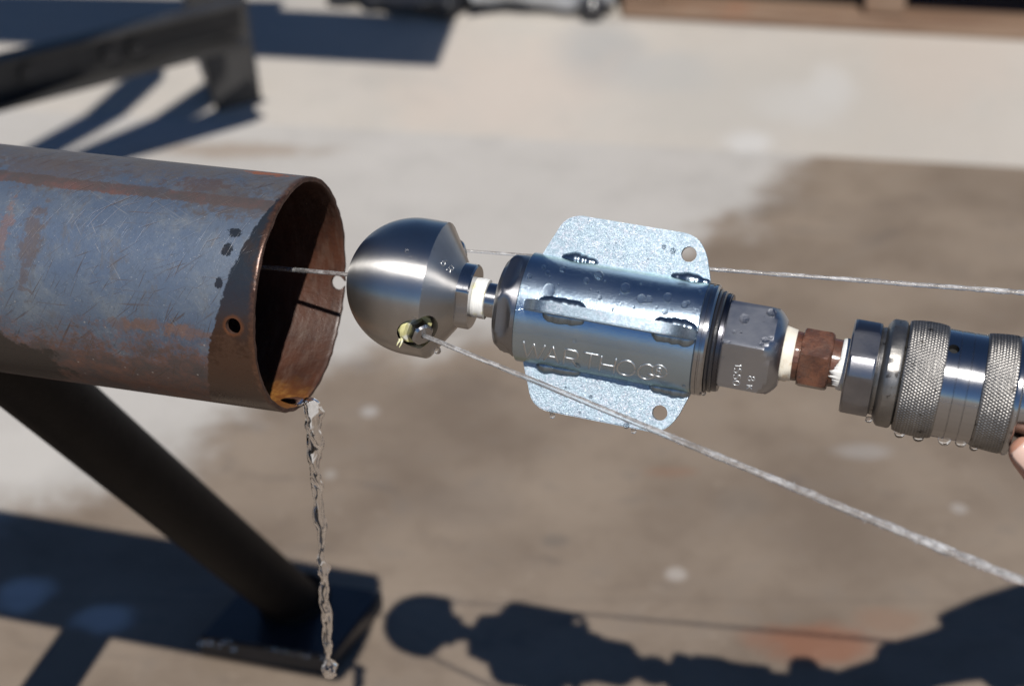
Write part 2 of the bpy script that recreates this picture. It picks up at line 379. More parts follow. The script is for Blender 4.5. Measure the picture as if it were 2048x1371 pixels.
# ------------------------------------------------------------------ steel pipe
q0, q1 = P(605, 590, .872), P(0, 515, .916)
pa = (q0 - q1).normalized(); MP = axis_frame(q0, pa); MPi = MP.inverted()
PR = 237 * .872 / F; WALL = .0027; PL = 1.25
def pipe_hit(px, py, rad=PR):
    o = MPi @ CP; d = (MPi.to_3x3() @ ray(px, py))
    a = d.y ** 2 + d.z ** 2; b = 2 * (o.y * d.y + o.z * d.z); c = o.y ** 2 + o.z ** 2 - rad ** 2
    t = (-b - math.sqrt(max(b * b - 4 * a * c, 0))) / (2 * a); p = o + d * t
    return p.x, math.atan2(p.y, p.z), p
def pipe_materials(hx, hp):
    n = NT('weathered_pipe'); co = n.obj(); x, y, z = n.sep(co)
    ph = n.m_('ARCTAN2', y, z); deg = n.mul(ph, 57.2958); arc = n.mul(ph, PR)
    uv = n.xyz(x, arc, 0)
    n1 = n.noise(co, 14, 6, .62); n2 = n.noise(co, 60, 6, .7); n3 = n.noise(co, 320, 4, .7); n4 = n.noise(co, 7, 4, .6)
    c = n.mix(n.ss(n1, .32, .68), (.088, .122, .185, 1), (.125, .152, .192, 1))
    c = n.mix(n.mul(n.ss(n2, .48, .72), .45), c, (.20, .215, .22, 1))
    c = n.mix(n.mul(n.ss(n3, .52, .72), .45), c, (.07, .08, .095, 1))
    stn = n.noise(n.xyz(n.mul(x, 2.2), y, z), 34, 7, .75, .5)
    c = n.mix(n.mul(n.ss(stn, .53, .66), .55), c, (.12, .112, .11, 1))
    c = n.mix(n.mul(n.ss(n.noise(co, 900, 2, .6), .66, .74), .6), c, (.34, .35, .36, 1))
    # dull grey-brown bloom along the top
    topm = n.mul(n.ss(n.add(deg, n.add(n.mul(n.sub(n2, .5), 80), n.mul(n.sub(n3, .5), 60))), 34, 78), .75)
    c = n.mix(topm, c, (.15, .125, .11, 1))
    # reddish seam stripe
    sd = n.m_('ABSOLUTE', n.add(n.sub(deg, 43.0), n.add(n.add(n.mul(n.sub(n1, .5), 3), n.mul(n.sub(n3, .5), 5)), n.mul(n.sub(n2, .5), 5))))
    sm = n.mul(n.ss(sd, 4.2, 2.9), n.ss(n.noise(co, 38, 4, .6), .25, .5, .55, 1))
    c = n.mix(n.mul(sm, .9), c, n.mix(n.ss(n2, .4, .7), (.10, .082, .078, 1), (.18, .085, .07, 1)))
    # scratches
    def scr(ang, fx, fy, th, off):
        ca, sa = math.cos(ang), math.sin(ang)
        u = n.add(n.mul(x, ca), n.mul(arc, sa)); v = n.sub(n.mul(arc, ca), n.mul(x, sa))
        s = n.noise(n.xyz(n.add(n.mul(u, fx), off), n.mul(v, fy), off), 1.0, 2, .5, .3)
        return n.mul(n.ss(s, th, th + .05), n.ss(n.noise(co, 22 + off * .3, 3, .6), .42, .62))
    s1 = n.m_('MAXIMUM', scr(1.05, 32, 900, .635, 3.1), scr(1.25, 45, 1100, .64, 43.)); s2 = n.m_('MAXIMUM', scr(.7, 28, 800, .645, 9.7), scr(.45, 35, 900, .65, 57.)); s3 = n.m_('MAXIMUM', scr(-.45, 40, 1100, .66, 17.), scr(-.9, 60, 1300, .66, 77.)); s4 = scr(.02, 22, 800, .65, 31.)
    c = n.mix(n.mul(s1, .8), c, (.075, .055, .05, 1)); c = n.mix(n.mul(s2, .7), c, (.085, .062, .055, 1))
    c = n.mix(n.mul(s3, .28), c, (.34, .33, .32, 1)); c = n.mix(n.mul(s4, .7), c, (.10, .07, .06, 1))
    # rust creeping up from the belly
    rr = n.add(deg, n.add(n.mul(n.sub(n2, .5), 70), n.add(n.mul(n.sub(n1, .5), 40), n.mul(n.sub(n3, .5), 60))))
    rm = n.ss(rr, -20, -47)
    rc = n.mix(n.ss(n2, .35, .68), (.062, .044, .035, 1), (.15, .062, .033, 1)); rc = n.mix(n.mul(n.ss(n3, .5, .8), .6), rc, (.045, .035, .03, 1))
    c = n.mix(n.mul(rm, .88), c, rc)
    flk = n.mul(n.ss(n.vor(n.xyz(n.mul(x, 1), arc, 0), 140), .10, .04), n.ss(deg, -5, -30))
    c = n.mix(n.mul(flk, .55), c, (.40, .37, .34, 1))
    # orange patches
    def patch(px, py, rx, ry, col, st, soft=.35, nz=4.2, ns=190.):
        global c_
        hx_, hp_, _ = pipe_hit(px, py); dx = n.m_('DIVIDE', n.sub(x, hx_), rx); dy = n.m_('DIVIDE', n.sub(arc, hp_ * PR), ry)
        d = n.add(n.m_('SQRT', n.add(n.mul(dx, dx), n.mul(dy, dy))), n.mul(n.sub(n.noise(co, ns, 4, .65), .5), nz))
        return n.mul(n.ss(d, 1 + soft, 1 - soft), st), col
    for a in [(4, 480, .003, .020, (.22, .11, .07, 1), .45), (250, 648, .010, .0035, (.15, .095, .075, 1), .5), (300, 650, .012, .003, (.16, .095, .07, 1), .6), (360, 662, .012, .003, (.17, .10, .075, 1), .6),
              (535, 347, .010, .004, (.36, .11, .04, 1), 1.0), (430, 390, .022, .010, (.10, .085, .08, 1), .5), (490, 410, .020, .007, (.11, .09, .085, 1), .55), (405, 370, .014, .006, (.12, .075, .065, 1), .45), (60, 480, .005, .02, (.11, .08, .07, 1), .6), (110, 340, .03, .012, (.12, .09, .08, 1), .5)]:
        f, col = patch(*a); c = n.mix(f, c, col)
    f, col = patch(0, 720, .040, .022, (.030, .024, .02, 1), .95, soft=.10, nz=1.5, ns=110.); c = n.mix(f, c, col)
    # wet band round the rim (irregular edge) and three wet spots
    xb = n.add(n.sub(.0150, n.mul(deg, .00027)), n.add(n.mul(n.sub(n.noise(co, 110, 3, .6), .5), .006), n.mul(n.sub(n.noise(co, 420, 2, .6), .5), .0025)))
    wet = n.ss(n.add(x, xb), -.0004, .0006)
    for a in [(470, 465, .0033, .0022), (455, 500, .0024, .0032), (437, 566, .0020, .0026)]:
        f, _ = patch(*a, (0, 0, 0, 1), 1.0, soft=.1, nz=2.2, ns=430.); wet = n.m_('MAXIMUM', wet, f)
    wc = n.mix(n.ss(n.add(deg, n.mul(n.sub(n2, .5), 50)), 8, -32), (.030, .037, .048, 1), (.055, .027, .016, 1))
    wc = n.mix(n.mul(n.ss(n2, .5, .72), .6), wc, (.05, .03, .02, 1))
    c = n.mix(wet, c, wc)
    # rust at the cut edge and round the drilled hole
    edge = n.ss(n.add(x, n.mul(n.sub(n3, .5), .004)), -.0035, -.0006)
    c = n.mix(n.mul(edge, .85), c, n.mix(n.ss(n3, .4, .7), (.06, .026, .014, 1), (.12, .058, .034, 1)))
    dx = n.sub(x, hx); dy = n.sub(arc, hp * PR); dh = n.add(n.m_('SQRT', n.add(n.mul(dx, dx), n.mul(dy, dy))), n.mul(n.sub(n3, .5), .002))
    c = n.mix(n.mul(n.ss(dh, .0062, .0042), .85), c, (.13, .05, .022, 1))
    rough = n.sub(n.add(.40, n.mul(n2, .22)), n.mul(wet, .22))
    hgt = n.add(n.add(n.mul(n2, .4), n.mul(n3, .4)), n.add(n.mul(rm, .3), n.mul(n.add(s1, s2), -.5)))
    n.set(col=c, rough=rough, metal=n.ss(rm, 0, 1, .45, .1), nrm=n.bump(hgt, .35, .0008)); outm = n.m
    k = NT('rusty_bore'); co = k.obj(); x, y, z = k.sep(co)
    deg = k.mul(k.m_('ARCTAN2', y, z), 57.2958)
    a, b, d = k.noise(co, 26, 6, .65), k.noise(co, 140, 5, .7), k.noise(k.xyz(k.mul(x, 6), y, z), 70, 4, .6)
    c = k.mix(k.ss(a, .3, .7), (.028, .010, .006, 1), (.070, .025, .013, 1)); c = k.mix(k.mul(k.ss(b, .45, .75), .6), c, (.028, .014, .011, 1))
    c = k.mix(k.mul(k.ss(d, .45, .7), .45), c, (.10, .062, .046, 1))
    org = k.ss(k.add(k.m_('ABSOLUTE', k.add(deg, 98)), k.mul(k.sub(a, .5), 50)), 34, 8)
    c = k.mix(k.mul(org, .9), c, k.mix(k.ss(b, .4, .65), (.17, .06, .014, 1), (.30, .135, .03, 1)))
    k.set(col=c, rough=.5, nrm=k.bump(k.add(a, b), .5, .0012), coat=.25, crough=.3)
    e = rusty('rim_rust', (.045, .02, .012, 1), (.09, .045, .03, 1), (.025, .013, .01, 1), .7, .0, 2.0)
    return [outm, k.m, e]
hx, hp, _ = pipe_hit(466, 652)
pmats = pipe_materials(hx, hp)
segs = 160
xs = [0, -.0006, -.002, -.006] + [-.012 - (PL - .012) * (i / 40) ** 1.3 for i in range(41)]
outer = [(x, PR - (.0004 if x == 0 else 0)) for x in xs]; inner = [(x, PR - WALL + (.0004 if x == 0 else 0)) for x in reversed(xs)]
def rimwob(x, a): return .0004 * mnoise.noise(Vector((math.cos(a) * 9, math.sin(a) * 9, x * 40))) if x > -.002 else 0.0
vs, fs = lathe(outer + inner, segs, closed=True, disp=rimwob)
vs = [Vector(v) for v in vs]
for i, v in enumerate(vs):
    if v.x > -.0015: v.x += .0006 * mnoise.noise(v * 160) + .0003 * mnoise.noise(v * 600)
pm = mesh(vs, fs, True, 40)
pipe = empty('steel_pipe', MP, 'weathered blue grey steel pipe with rusty open end and drilled hole', 'pipe')
pb = link('pipe_wall', pm, pmats, pipe)
no = len(outer)
idx = []
for i in range(no + len(inner)):
    idx += [(0 if i < no - 1 else (2 if i in (no - 1, 2 * no - 1) else 1))] * segs
pm.polygons.foreach_set('material_index', idx)
bpy.context.view_layer.update()
_o, _d = MPi @ CP, MPi.to_3x3() @ ray(679, 564)
_a = _d.y ** 2 + _d.z ** 2; _b = 2 * (_o.y * _d.y + _o.z * _d.z); _c = _o.y ** 2 + _o.z ** 2 - PR ** 2
far = _o + _d * ((-_b + math.sqrt(_b * _b - 4 * _a * _c)) / (2 * _a)); near = pipe_hit(466, 652)[2]; _u = (near - far).normalized()
cv, cf = tube([far - _u * .01, near + _u * .01], 15.5 * .872 / F, 28)
cut = link('cutter', mesh(cv, cf), pmats[2], pipe); bpy.context.view_layer.update()
boolean(pb, [cut], sharp=40)

# pipe stand
stand = empty('pipe_stand', Matrix.Translation(G(590, 1235)), 'dark steel pipe stand with raking tube legs on flat base plates', 'pipe stand')
Si = stand.matrix_world.inverted()
M_leg = simple('dark_stand_steel', (.012, .010, .009, 1), .6, .0, sc=40, var=.5, spec=.12)
M_plate = simple('dark_base_plate', (.03, .034, .042, 1), .38, .3, sc=30, var=.5, coat=.3)
lt, lb = P(88, 782, 1.045), G(592, 1238)
def local(vs, Mi): return [Mi @ Vector(v) for v in vs]
def leg(a, b, r=.0232, ext=.02):
    d = (b - a).normalized(); v, f = tube([a - d * ext, a, b], r, 40); return link('leg', mesh(local(v, Si), f, True, 40), M_leg, stand)
leg(lt, lb + Vector((0, 0, .018)), ext=.085)
_d = (lb - lt).normalized(); wv = []
for i in range(49):
    a = 2 * math.pi * i / 48; u_ = Vector((math.cos(a), math.sin(a), 0)); k_ = 1 / math.sqrt(max(.05, 1 - (u_.dot(_d)) ** 2))
    wv.append(Vector((lb.x, lb.y, .0225)) + u_ * .0245 * k_)
v, f = tube(wv, [.0045 * (1 + .25 * mnoise.noise(Vector((i * .9, 1, 2)))) for i in range(49)], 8); link('weld_bead', mesh(local(v, Si), f, True, 0), M_leg, stand)
def plate(name, c4, h, parent, mat, Mi):
    bm = bmesh.new(); c4 = [Mi @ Vector(v) for v in c4]
    t = [bm.verts.new(v) for v in c4]; b = [bm.verts.new(v - Vector((0, 0, h))) for v in c4]
    bm.faces.new(t); bm.faces.new(b[::-1])
    for i in range(4): bm.faces.new((t[i], b[i], b[(i + 1) % 4], t[(i + 1) % 4]))
    bmesh.ops.recalc_face_normals(bm, faces=bm.faces); bmesh.ops.bevel(bm, geom=bm.edges[:], offset=.002, segments=2, affect='EDGES')
    me = bpy.data.meshes.new('m'); bm.to_mesh(me); bm.free(); finish(me, True, 40); return link(name, me, mat, parent)
ph_ = .020
FLc, FRc, BRc = G(396, 1273, ph_), G(663, 1313, ph_), G(766, 1180, ph_)
plate('base_plate', [FLc, FRc, BRc, FLc + BRc - FRc], ph_ - .001, stand, M_plate, Si)
# second leg, towards the photographer: its shadow joins that of the pipe
best = None
s0, s1 = G(182, 1251), G(103, 1371); sd_ = (s1 - s0).normalized(); sn = Vector((-sd_.y, sd_.x, 0))
for i in range(200):
    t = -.05 - i * .005; q = MP @ Vector((t, -PR * .6, 0)); sp = q - SUN * (q.z / SUN.z)
    dd = abs((sp - s0).dot(sn))
    if best is None or dd < best[0]: best = (dd, q)
foot2 = s1 + sd_ * .16
leg(best[1], foot2 + Vector((0, 0, .018)))
e1, e2 = Vector((.09, .02, 0)), Vector((-.02, .09, 0)); c_ = Vector((foot2.x, foot2.y, ph_))
plate('base_plate', [c_ - e1 - e2, c_ + e1 - e2, c_ + e1 + e2, c_ - e1 + e2], ph_ - .001, stand, M_plate, Si)
# rear pair, far out of the picture, so the pipe is really carried
qr = MP @ Vector((-1.05, -PR * .7, 0))
for sgn in (-1, 1):
    f2 = Vector((qr.x - .05, qr.y + sgn * .34, 0)); leg(qr, f2 + Vector((0, 0, .018)))
    c_ = Vector((f2.x, f2.y, ph_)); plate('base_plate', [c_ - e1 - e2, c_ + e1 - e2, c_ + e1 + e2, c_ - e1 + e2], ph_ - .001, stand, M_plate, Si)

# ------------------------------------------------------------------ nozzle assembly
A_, B_ = P(867, 579, D0), P(2029, 791, .8085)
na = (B_ - A_).normalized(); MN = axis_frame(A_, na); MNi = MN.inverted()
def ax(px):                 # axial coordinate whose image column is px
    k = (px - W_ / 2) / F; v = A_ - CP
    return (k * v.dot(FW) - v.dot(RT)) / (na.dot(RT) - k * na.dot(FW))
def rd(px, rpx):            # radius in metres for a radius in photo pixels
    return rpx * (A_ + na * ax(px) - CP).dot(FW) / F
def pr(lst): return [(ax(x), rd(x, r)) for x, r in lst]
def nray(px, py): return MNi @ CP, (MNi.to_3x3() @ ray(px, py)).normalized()
noz = empty('sewer_nozzle', MN, 'steel jetting nozzle with finned zinc swivel body and knurled quick coupling', 'jetting nozzle')
def part(name, vf, mat, parent=noz, sharp=30):
    return link(name, mesh(vf[0], vf[1], True, sharp), mat, parent)
# --- head
x_a, x_c, x_s = ax(701), ax(836), ax(878); Rh = rd(867, 138)
prof = []
for i in range(1, 33):
    t = (i / 32) * math.pi / 2
    prof.append((x_c - (x_c - x_a) * math.cos(t), Rh * math.sin(t) ** 0.97))
prof[0] = (prof[0][0], prof[0][1])
prof += [(x_c + (x_s - x_c) * f, Rh) for f in (.5, .96)] + [(x_s, Rh * .995)]
r2 = rd(924, 66)
prof += [(x_s + (ax(925) - x_s) * f, Rh * .995 + (r2 - Rh * .995) * f) for f in (.03, .25, .5, .75, 1.0)]
head = part('nozzle_head', lathe(prof, 128), M_head)
# spray port: lower near side and its twin opposite
_ho, _hd = nray(853, 664)
bm = bmesh.new(); bm.from_mesh(head.data); bv = BVHTree.FromBMesh(bm); bm.free()
loc, nor, _, _ = bv.ray_cast(_ho, _hd)
pphi = math.atan2(loc.y, loc.z)
tip_dirs = []
jet_end = MNi @ P(2048, 1163, .70); jet_end2 = MNi @ P(2048, 585, .855)
tips = []
bpy.context.view_layer.update()
cuts = []
for k, (ph, je) in enumerate(((pphi, jet_end), (pphi + math.pi, jet_end2))):
    rad = Vector((0, math.sin(ph), math.cos(ph)))
    base = Vector((x_s - .006, 0, 0)) + rad * (Rh * .74)
    d = (je - base).normalized(); d = (Vector((1, 0, 0)) * .70 + rad * .72).normalized() if False else (d + rad * .55).normalized()
    cvs, cfs = tube([base - d * .004, base + d * .06], .0098, 36)
    cuts.append(link('cutter', mesh(cvs, cfs), M_head, noz)); tips.append((base, d, ph, je))
bpy.context.view_layer.update()
boolean(head, cuts, sharp=28)
def frame_on(o, d):
    d = d.normalized(); u = d.orthogonal().normalized(); v = d.cross(u)
    return Matrix(((d.x, u.x, v.x, o.x), (d.y, u.y, v.y, o.y), (d.z, u.z, v.z, o.z), (0, 0, 0, 1)))
jet_starts = []
for (base, d, ph, je) in tips:
    Mx = frame_on(base, d)
    v, f = lathe([(-.003, .0074), (.001, .0086), (.004, .0088), (.0055, .0078), (.0056, .0062)], 40, disp=lambda x, a: .0007 * mnoise.noise(Vector((x * 900, math.cos(a) * 3, math.sin(a) * 3))))
    part('thread_tape', ([Mx @ Vector(q) for q in v], f), M_tape3, head)
    v, f = lathe([(-.003, .0058), (.0085, .0062), (.0108, .0058), (.0118, .0046), (.0118, .0013), (.009, .0012)], 48, nflat=6, apo=lambda x: .0054 if x < .0115 else None)
    part('spray_tip', ([Mx @ Vector(q) for q in v], f), M_ring, head)
    jet_starts.append(base + d * .0112)
# little frayed threads of the tape
base, d, ph, je = tips[0]; Mx = frame_on(base, d)
low = Mx.to_3x3().inverted() @ Vector((-.5, -1, .25)); low.x = 0; low.normalize()
for k in range(2):
    p0 = Mx @ (Vector((.004, 0, 0)) + low * (.0075 + .001 * k))
    pts = [p0 + Vector((-.0012 - .0006 * k + .0005 * math.sin(j * 1.3 + k), -(.0012 if k else .0017) * j, .0012)) for j in range(4)]
    part('tape_thread', tube(pts, [.0007, .0006, .0004, .00015], 6), M_tape3, head)
# ring with flats behind the head
v, f = lathe(pr([(922, 50), (923, 63), (925, 66), (947, 66), (950, 63), (951, 40)]), 96, nflat=2, apo=rd(935, 57), ph0=R(-25 - 90)); part('neck_ring', (v, f), M_ring)
part('thread_tape', lathe(pr([(948, 36), (950, 40), (953, 40), (957, 41), (961, 40), (966, 41), (971, 40), (975, 40), (976, 36)]), 72,
     disp=lambda x, a: .0004 * mnoise.noise(Vector((x * 1500, math.cos(a) * 2, math.sin(a) * 2)))), M_tape)
part('shaft', lathe(pr([(972, 33), (973, 35), (1012, 35)]), 64), M_ring)
# --- swivel body
part('end_cap', lathe(pr([(1003, 40), (1004, 78), (1007, 86), (1015, 97), (1020, 101), (1024, 102.3), (1028, 102.5), (1032, 102.5), (1036, 102.5), (1040, 102.5), (1044, 102.5), (1056, 102.5)]), 144, nflat=6, apo=lambda x: rd(1015, 91.5 + 11 * max(0, (x - ax(1026)) / (ax(1044) - ax(1026))) ** 2), ph0=R(12)), M_cap)
slv = part('sleeve', lathe(pr([(1051, 100), (1052, 107), (1054, 110.2), (1130, 110.8), (1210, 111.5), (1300, 112.3), (1398, 113.2), (1401, 112.5), (1402, 109)]), 160), M_sleeve)
part('retaining_ring', lathe(pr([(1399, 100), (1401, 110), (1404, 113), (1411, 113.5), (1412, 111), (1414, 111), (1415, 113), (1421, 113), (1425, 109), (1426, 96)]), 144), M_ring)
part('seal', lathe(pr([(1423, 90), (1424, 102), (1427, 106), (1430, 104), (1432, 101), (1434, 103), (1438, 103), (1442, 98), (1443, 88)]), 96), M_rubber)
part('seal_ring', lathe(pr([(1438, 88), (1440, 98), (1442, 100), (1449, 99.5), (1450, 98), (1452, 98), (1452.5, 90)]), 120), metal('blackened_ring', (.10, .10, .115, 1), .25))
hexap = rd(1500, 86)
nut = part('swivel_nut', lathe(pr([(1449, 80), (1450, 92), (1452, 96), (1456, 99), (1528, 99.5), (1533, 98), (1540, 93), (1547, 87.5), (1554, 81), (1562, 72), (1566, 66), (1567, 50)]), 192, nflat=6, apo=hexap, ph0=R(-60)), M_nut, sharp=18)
part('thread_tape', lathe(pr([(1562, 50), (1564, 55), (1567, 56), (1573, 55), (1578, 54), (1584, 53), (1588, 52), (1590, 46)]), 80,
     disp=lambda x, a: .0007 * mnoise.noise(Vector((x * 700, math.cos(a) * 2.2, math.sin(a) * 2.2)))), M_tape2)
def rustd(x, a): return .00012 * mnoise.noise(Vector((x * 400, math.cos(a) * 5, math.sin(a) * 5)))
part('hex_nipple', lathe(pr([(1586, 46), (1587, 50), (1596, 50), (1600, 49), (1601, 56), (1603, 61), (1606, 65), (1615, 65), (1625, 65), (1640, 65), (1654, 65), (1659, 61), (1662, 55), (1663, 49), (1676, 48), (1700, 48)]), 144, nflat=6, apo=lambda x: rd(1630, 56) if ax(1600.5) < x < ax(1662.5) else None, ph0=R(5), disp=rustd), M_rustfit, sharp=40)
vs, fs = [], []; K = 150
for k in range(K):                        # ragged edge of the tape left sticking out of the coupling nut
    a = 2 * math.pi * k / K; dg = ((math.degrees(a) + 180) % 360) - 180
    lng = max(0.0, 1 - abs((dg + 32) / 42)); jag = .0012 + lng * (.0030 + .0042 * max(-.6, mnoise.noise(Vector((math.cos(a) * 9, math.sin(a) * 9, 1)))) + .0018 * mnoise.noise(Vector((math.cos(a) * 26, math.sin(a) * 26, 2))))
    wob = .0004 * mnoise.noise(Vector((math.cos(a) * 14, math.sin(a) * 14, 5)))
    for (t, r) in ((0, 50.0), (.0, 51.2), (.45, 52.6), (1, 53)):
        rr = rd(1680, r) + wob * (1 - t * .5); x = ax(1694) - (1 - t) * (jag + .0022); vs.append((x, rr * math.sin(a), rr * math.cos(a)))
for k in range(K):
    for q in range(3): fs.append((k * 4 + q, k * 4 + q + 1, ((k + 1) % K) * 4 + q + 1, ((k + 1) % K) * 4 + q))
part('tape_fray', (vs, fs), M_tape, sharp=0)
# --- coupling
part('coupling_nut', lathe(pr([(1692, 52), (1694, 92), (1697, 97), (1701, 99), (1745, 99), (1749, 97), (1751, 90)]), 240, nflat=6, apo=rd(1722, 94), ph0=0.0), M_darknut, sharp=20)
def knurl(x0, x1, rads):
    n = 108; L = x1 - x0; r0 = rads[len(rads) // 2]; pitch = 2 * math.pi * r0 / n; pitx = pitch * 1.7
    nx = max(8, int(L / pitx * 9)); segs = n * 7
    prof = [(x0 - .0003, rads[0] - .004)]
    for i in range(nx + 1):
        t = i / nx; s = t * (len(rads) - 1); j = min(int(s), len(rads) - 2); prof.append((x0 + L * t, rads[j] + (rads[j + 1] - rads[j]) * (s - j)))
    prof.append((x1 + .0003, rads[-1] - .004))
    def dsp(x, a):
        if x < x0 or x > x1: return 0
        u = a * n / (2 * math.pi); v = (x - x0) / pitx
        tri = lambda q: abs((q % 1.0) - .5) * 2          # 1 at groove, 0 mid
        g = max(max(0, tri(u + v) - .55), max(0, tri(u - v) - .55)) / .45
        e = min(1, (x - x0) / .0012, (x1 - x) / .0012)
        wear = .5 + .5 * mnoise.noise(Vector((x * 110, math.cos(a) * 4, math.sin(a) * 4)))
        return (-.0006 * g * (.55 + .45 * wear)) * e - (1 - e) * .0004
    return lathe(prof, segs, disp=dsp)
def knurled():
    n = NT('knurled_steel'); co = n.obj()
    a = n.noise(co, 60, 5, .65); b = n.noise(co, 420, 4, .7); d = n.noise(co, 170, 4, .65)
    c = n.mix(n.ss(a, .3, .7), (.29, .28, .268, 1), (.19, .184, .178, 1)); c = n.mix(n.mul(n.ss(d, .60, .68), .85), c, (.045, .04, .037, 1))
    n.set(col=c, metal=.95, rough=n.add(.33, n.mul(b, .15)), nrm=n.bump(b, .25, .0004)); return n.m
M_knurl = knurled()
part('coupling_collar', lathe(pr([(1748, 80), (1749, 86), (1752, 88), (1759, 89), (1761, 96), (1768, 106), (1772, 108.5), (1792, 109), (1797, 107), (1799, 102), (1801, 100)]), 128, disp=lambda x, a: .00018 * mnoise.noise(Vector((x * 300, math.cos(a) * 14, math.sin(a) * 14)))), M_knurl)
part('knurled_grip', knurl(ax(1802), ax(1880), [rd(1802, 111), rd(1806, 114.5), rd(1815, 116), rd(1841, 116), rd(1880, 114)]), M_knurl, sharp=0)
band = part('coupling_band', lathe(pr([(1878, 104), (1879, 110), (1903, 110), (1903.6, 108.8), (1904.6, 108.8), (1905.2, 110), (1928, 110.5), (1928.6, 109.2), (1929.6, 109.2), (1930.2, 110.5), (1956, 111), (1957, 104)]), 144), M_ring)
bo, bd = nray(1908, 697)
bm = bmesh.new(); bm.from_mesh(band.data); bv = BVHTree.FromBMesh(bm); bm.free(); bl, bn, _, _ = bv.ray_cast(bo, bd)
rb = Vector((0, bl.y, bl.z)).normalized(); cvs, cfs = tube([bl + rb * .005, bl - rb * .0035], rd(1908, 11), 28)
band.data.materials.append(M_black); ct = link('cutter', mesh(cvs, cfs), [M_ring, M_black], noz); ct.data.polygons.foreach_set('material_index', [1] * len(ct.data.polygons)); bpy.context.view_layer.update(); boolean(band, [ct], sharp=30)
part('knurled_grip', knurl(ax(1957), ax(2020), [rd(1957, 114), rd(1962, 117), rd(1990, 119), rd(2020, 120)]), M_knurl, sharp=0)
part('coupling_lip', lathe(pr([(2019, 100), (2020, 119), (2023, 121), (2030, 120.5), (2033, 118), (2034, 104), (2036, 100), (2048, 99), (2060, 99), (2066, 104), (2100, 104), (2112, 96), (2140, 78), (2142, 60)]), 128), M_ring)
# --- fins
def finpt(px, py):
    o, d = nray(px, py); t = -o.z / d.z; p = o + d * t; return p.x, p.y
finpx = [(1086.9, 508.3), (1100, 487), (1113.7, 466), (1121, 454), (1128, 445.5), (1136, 439), (1145.8, 434.7), (1155, 432.5), (1165.5, 432.2), (1371, 466.1), (1383, 470.3), (1394, 476.8), (1401, 484), (1406.7, 493), (1411.5, 504), (1415.7, 518), (1422, 564)]
fo = [finpt(*p) for p in finpx]
rb_ = rd(1200, 100)
outline = [(fo[0][0], rb_)] + fo + [(fo[-1][0] - .0004, rb_)]
fh = finpt(1378.9, 509); FT = .0054
def fin_mesh():
    bm = bmesh.new()
    vs = [bm.verts.new((x, y, -FT / 2)) for x, y in outline]; fc = bm.faces.new(vs)
    ex = bmesh.ops.extrude_face_region(bm, geom=[fc]); bmesh.ops.translate(bm, verts=[e for e in ex['geom'] if isinstance(e, bmesh.types.BMVert)], vec=(0, 0, FT))
    bmesh.ops.recalc_face_normals(bm, faces=bm.faces)
    eds = [e for e in bm.edges if abs(e.verts[0].co.z - e.verts[1].co.z) < 1e-6]
    bmesh.ops.bevel(bm, geom=eds, offset=.0005, segments=2, affect='EDGES')
    me = bpy.data.meshes.new('fin'); bm.to_mesh(me); bm.free(); return finish(me, True, 30)
def weld(x0, x1, side, seed):
    """rippled fillet weld in the corner between fin and sleeve"""
    N, K = 70, 16; vs, fs = [], []
    r_s = rd((1100 + 1400) / 2, 111.5)
    for i in range(N + 1):
        t = i / N; x = x0 + (x1 - x0) * t
        env = max(0.0, 1 - (2 * t - 1) ** 4) ** .5
        rp = 1 + .42 * mnoise.noise(Vector((t * 3.2, seed * 3.7, 0))) + .12 * mnoise.noise(Vector((t * 9, seed * 3.7, 4)))
        rr = (.0032 * rp) * env + .0003
        cy, cz = r_s - .0006, side * (FT / 2 - .0006)
        for k in range(K):
            a = 2 * math.pi * k / K
            vs.append((x, cy + rr * math.sin(a) * 1.05, cz + rr * math.cos(a) * 1.2))
    for i in range(N):
        for k in range(K):
            k2 = (k + 1) % K; fs.append((i * K + k, i * K + k2, (i + 1) * K + k2, (i + 1) * K + k))
    fs.append(tuple(reversed(range(K)))); fs.append(tuple(N * K + k for k in range(K))); return vs, fs
fins = []
for i, ang in enumerate((90, -90, 2, 182)):
    fobj = link('fin', fin_mesh(), M_fin, noz)
    cvs, cfs = tube([(fh[0], fh[1], -.02), (fh[0], fh[1], .02)], rd(1379, 15.5), 32)
    ct = link('cutter', mesh(cvs, cfs), M_fin, noz); bpy.context.view_layer.update(); boolean(fobj, [ct], sharp=30)
    rot = Matrix.Rotation(R(ang - 90), 4, 'X')      # local Y (fin up) -> angle ang from the towards-axis
    rot = Matrix.Rotation(R(90 - ang), 4, 'X')
    fobj.data.transform(rot)
    fins.append(fobj)
    for s in (-1, 1):
        for (u0, u1) in ((1099 + 6 * s, 1180 + 4 * i), (1322 - 3 * i, 1402)):
            v, f = weld(ax(u0), ax(u1), s, i * 3 + s + u0 * .01)
            w = link('weld_bead', mesh([rot @ Vector(q) for q in v], f, True, 0), M_weld, fobj)
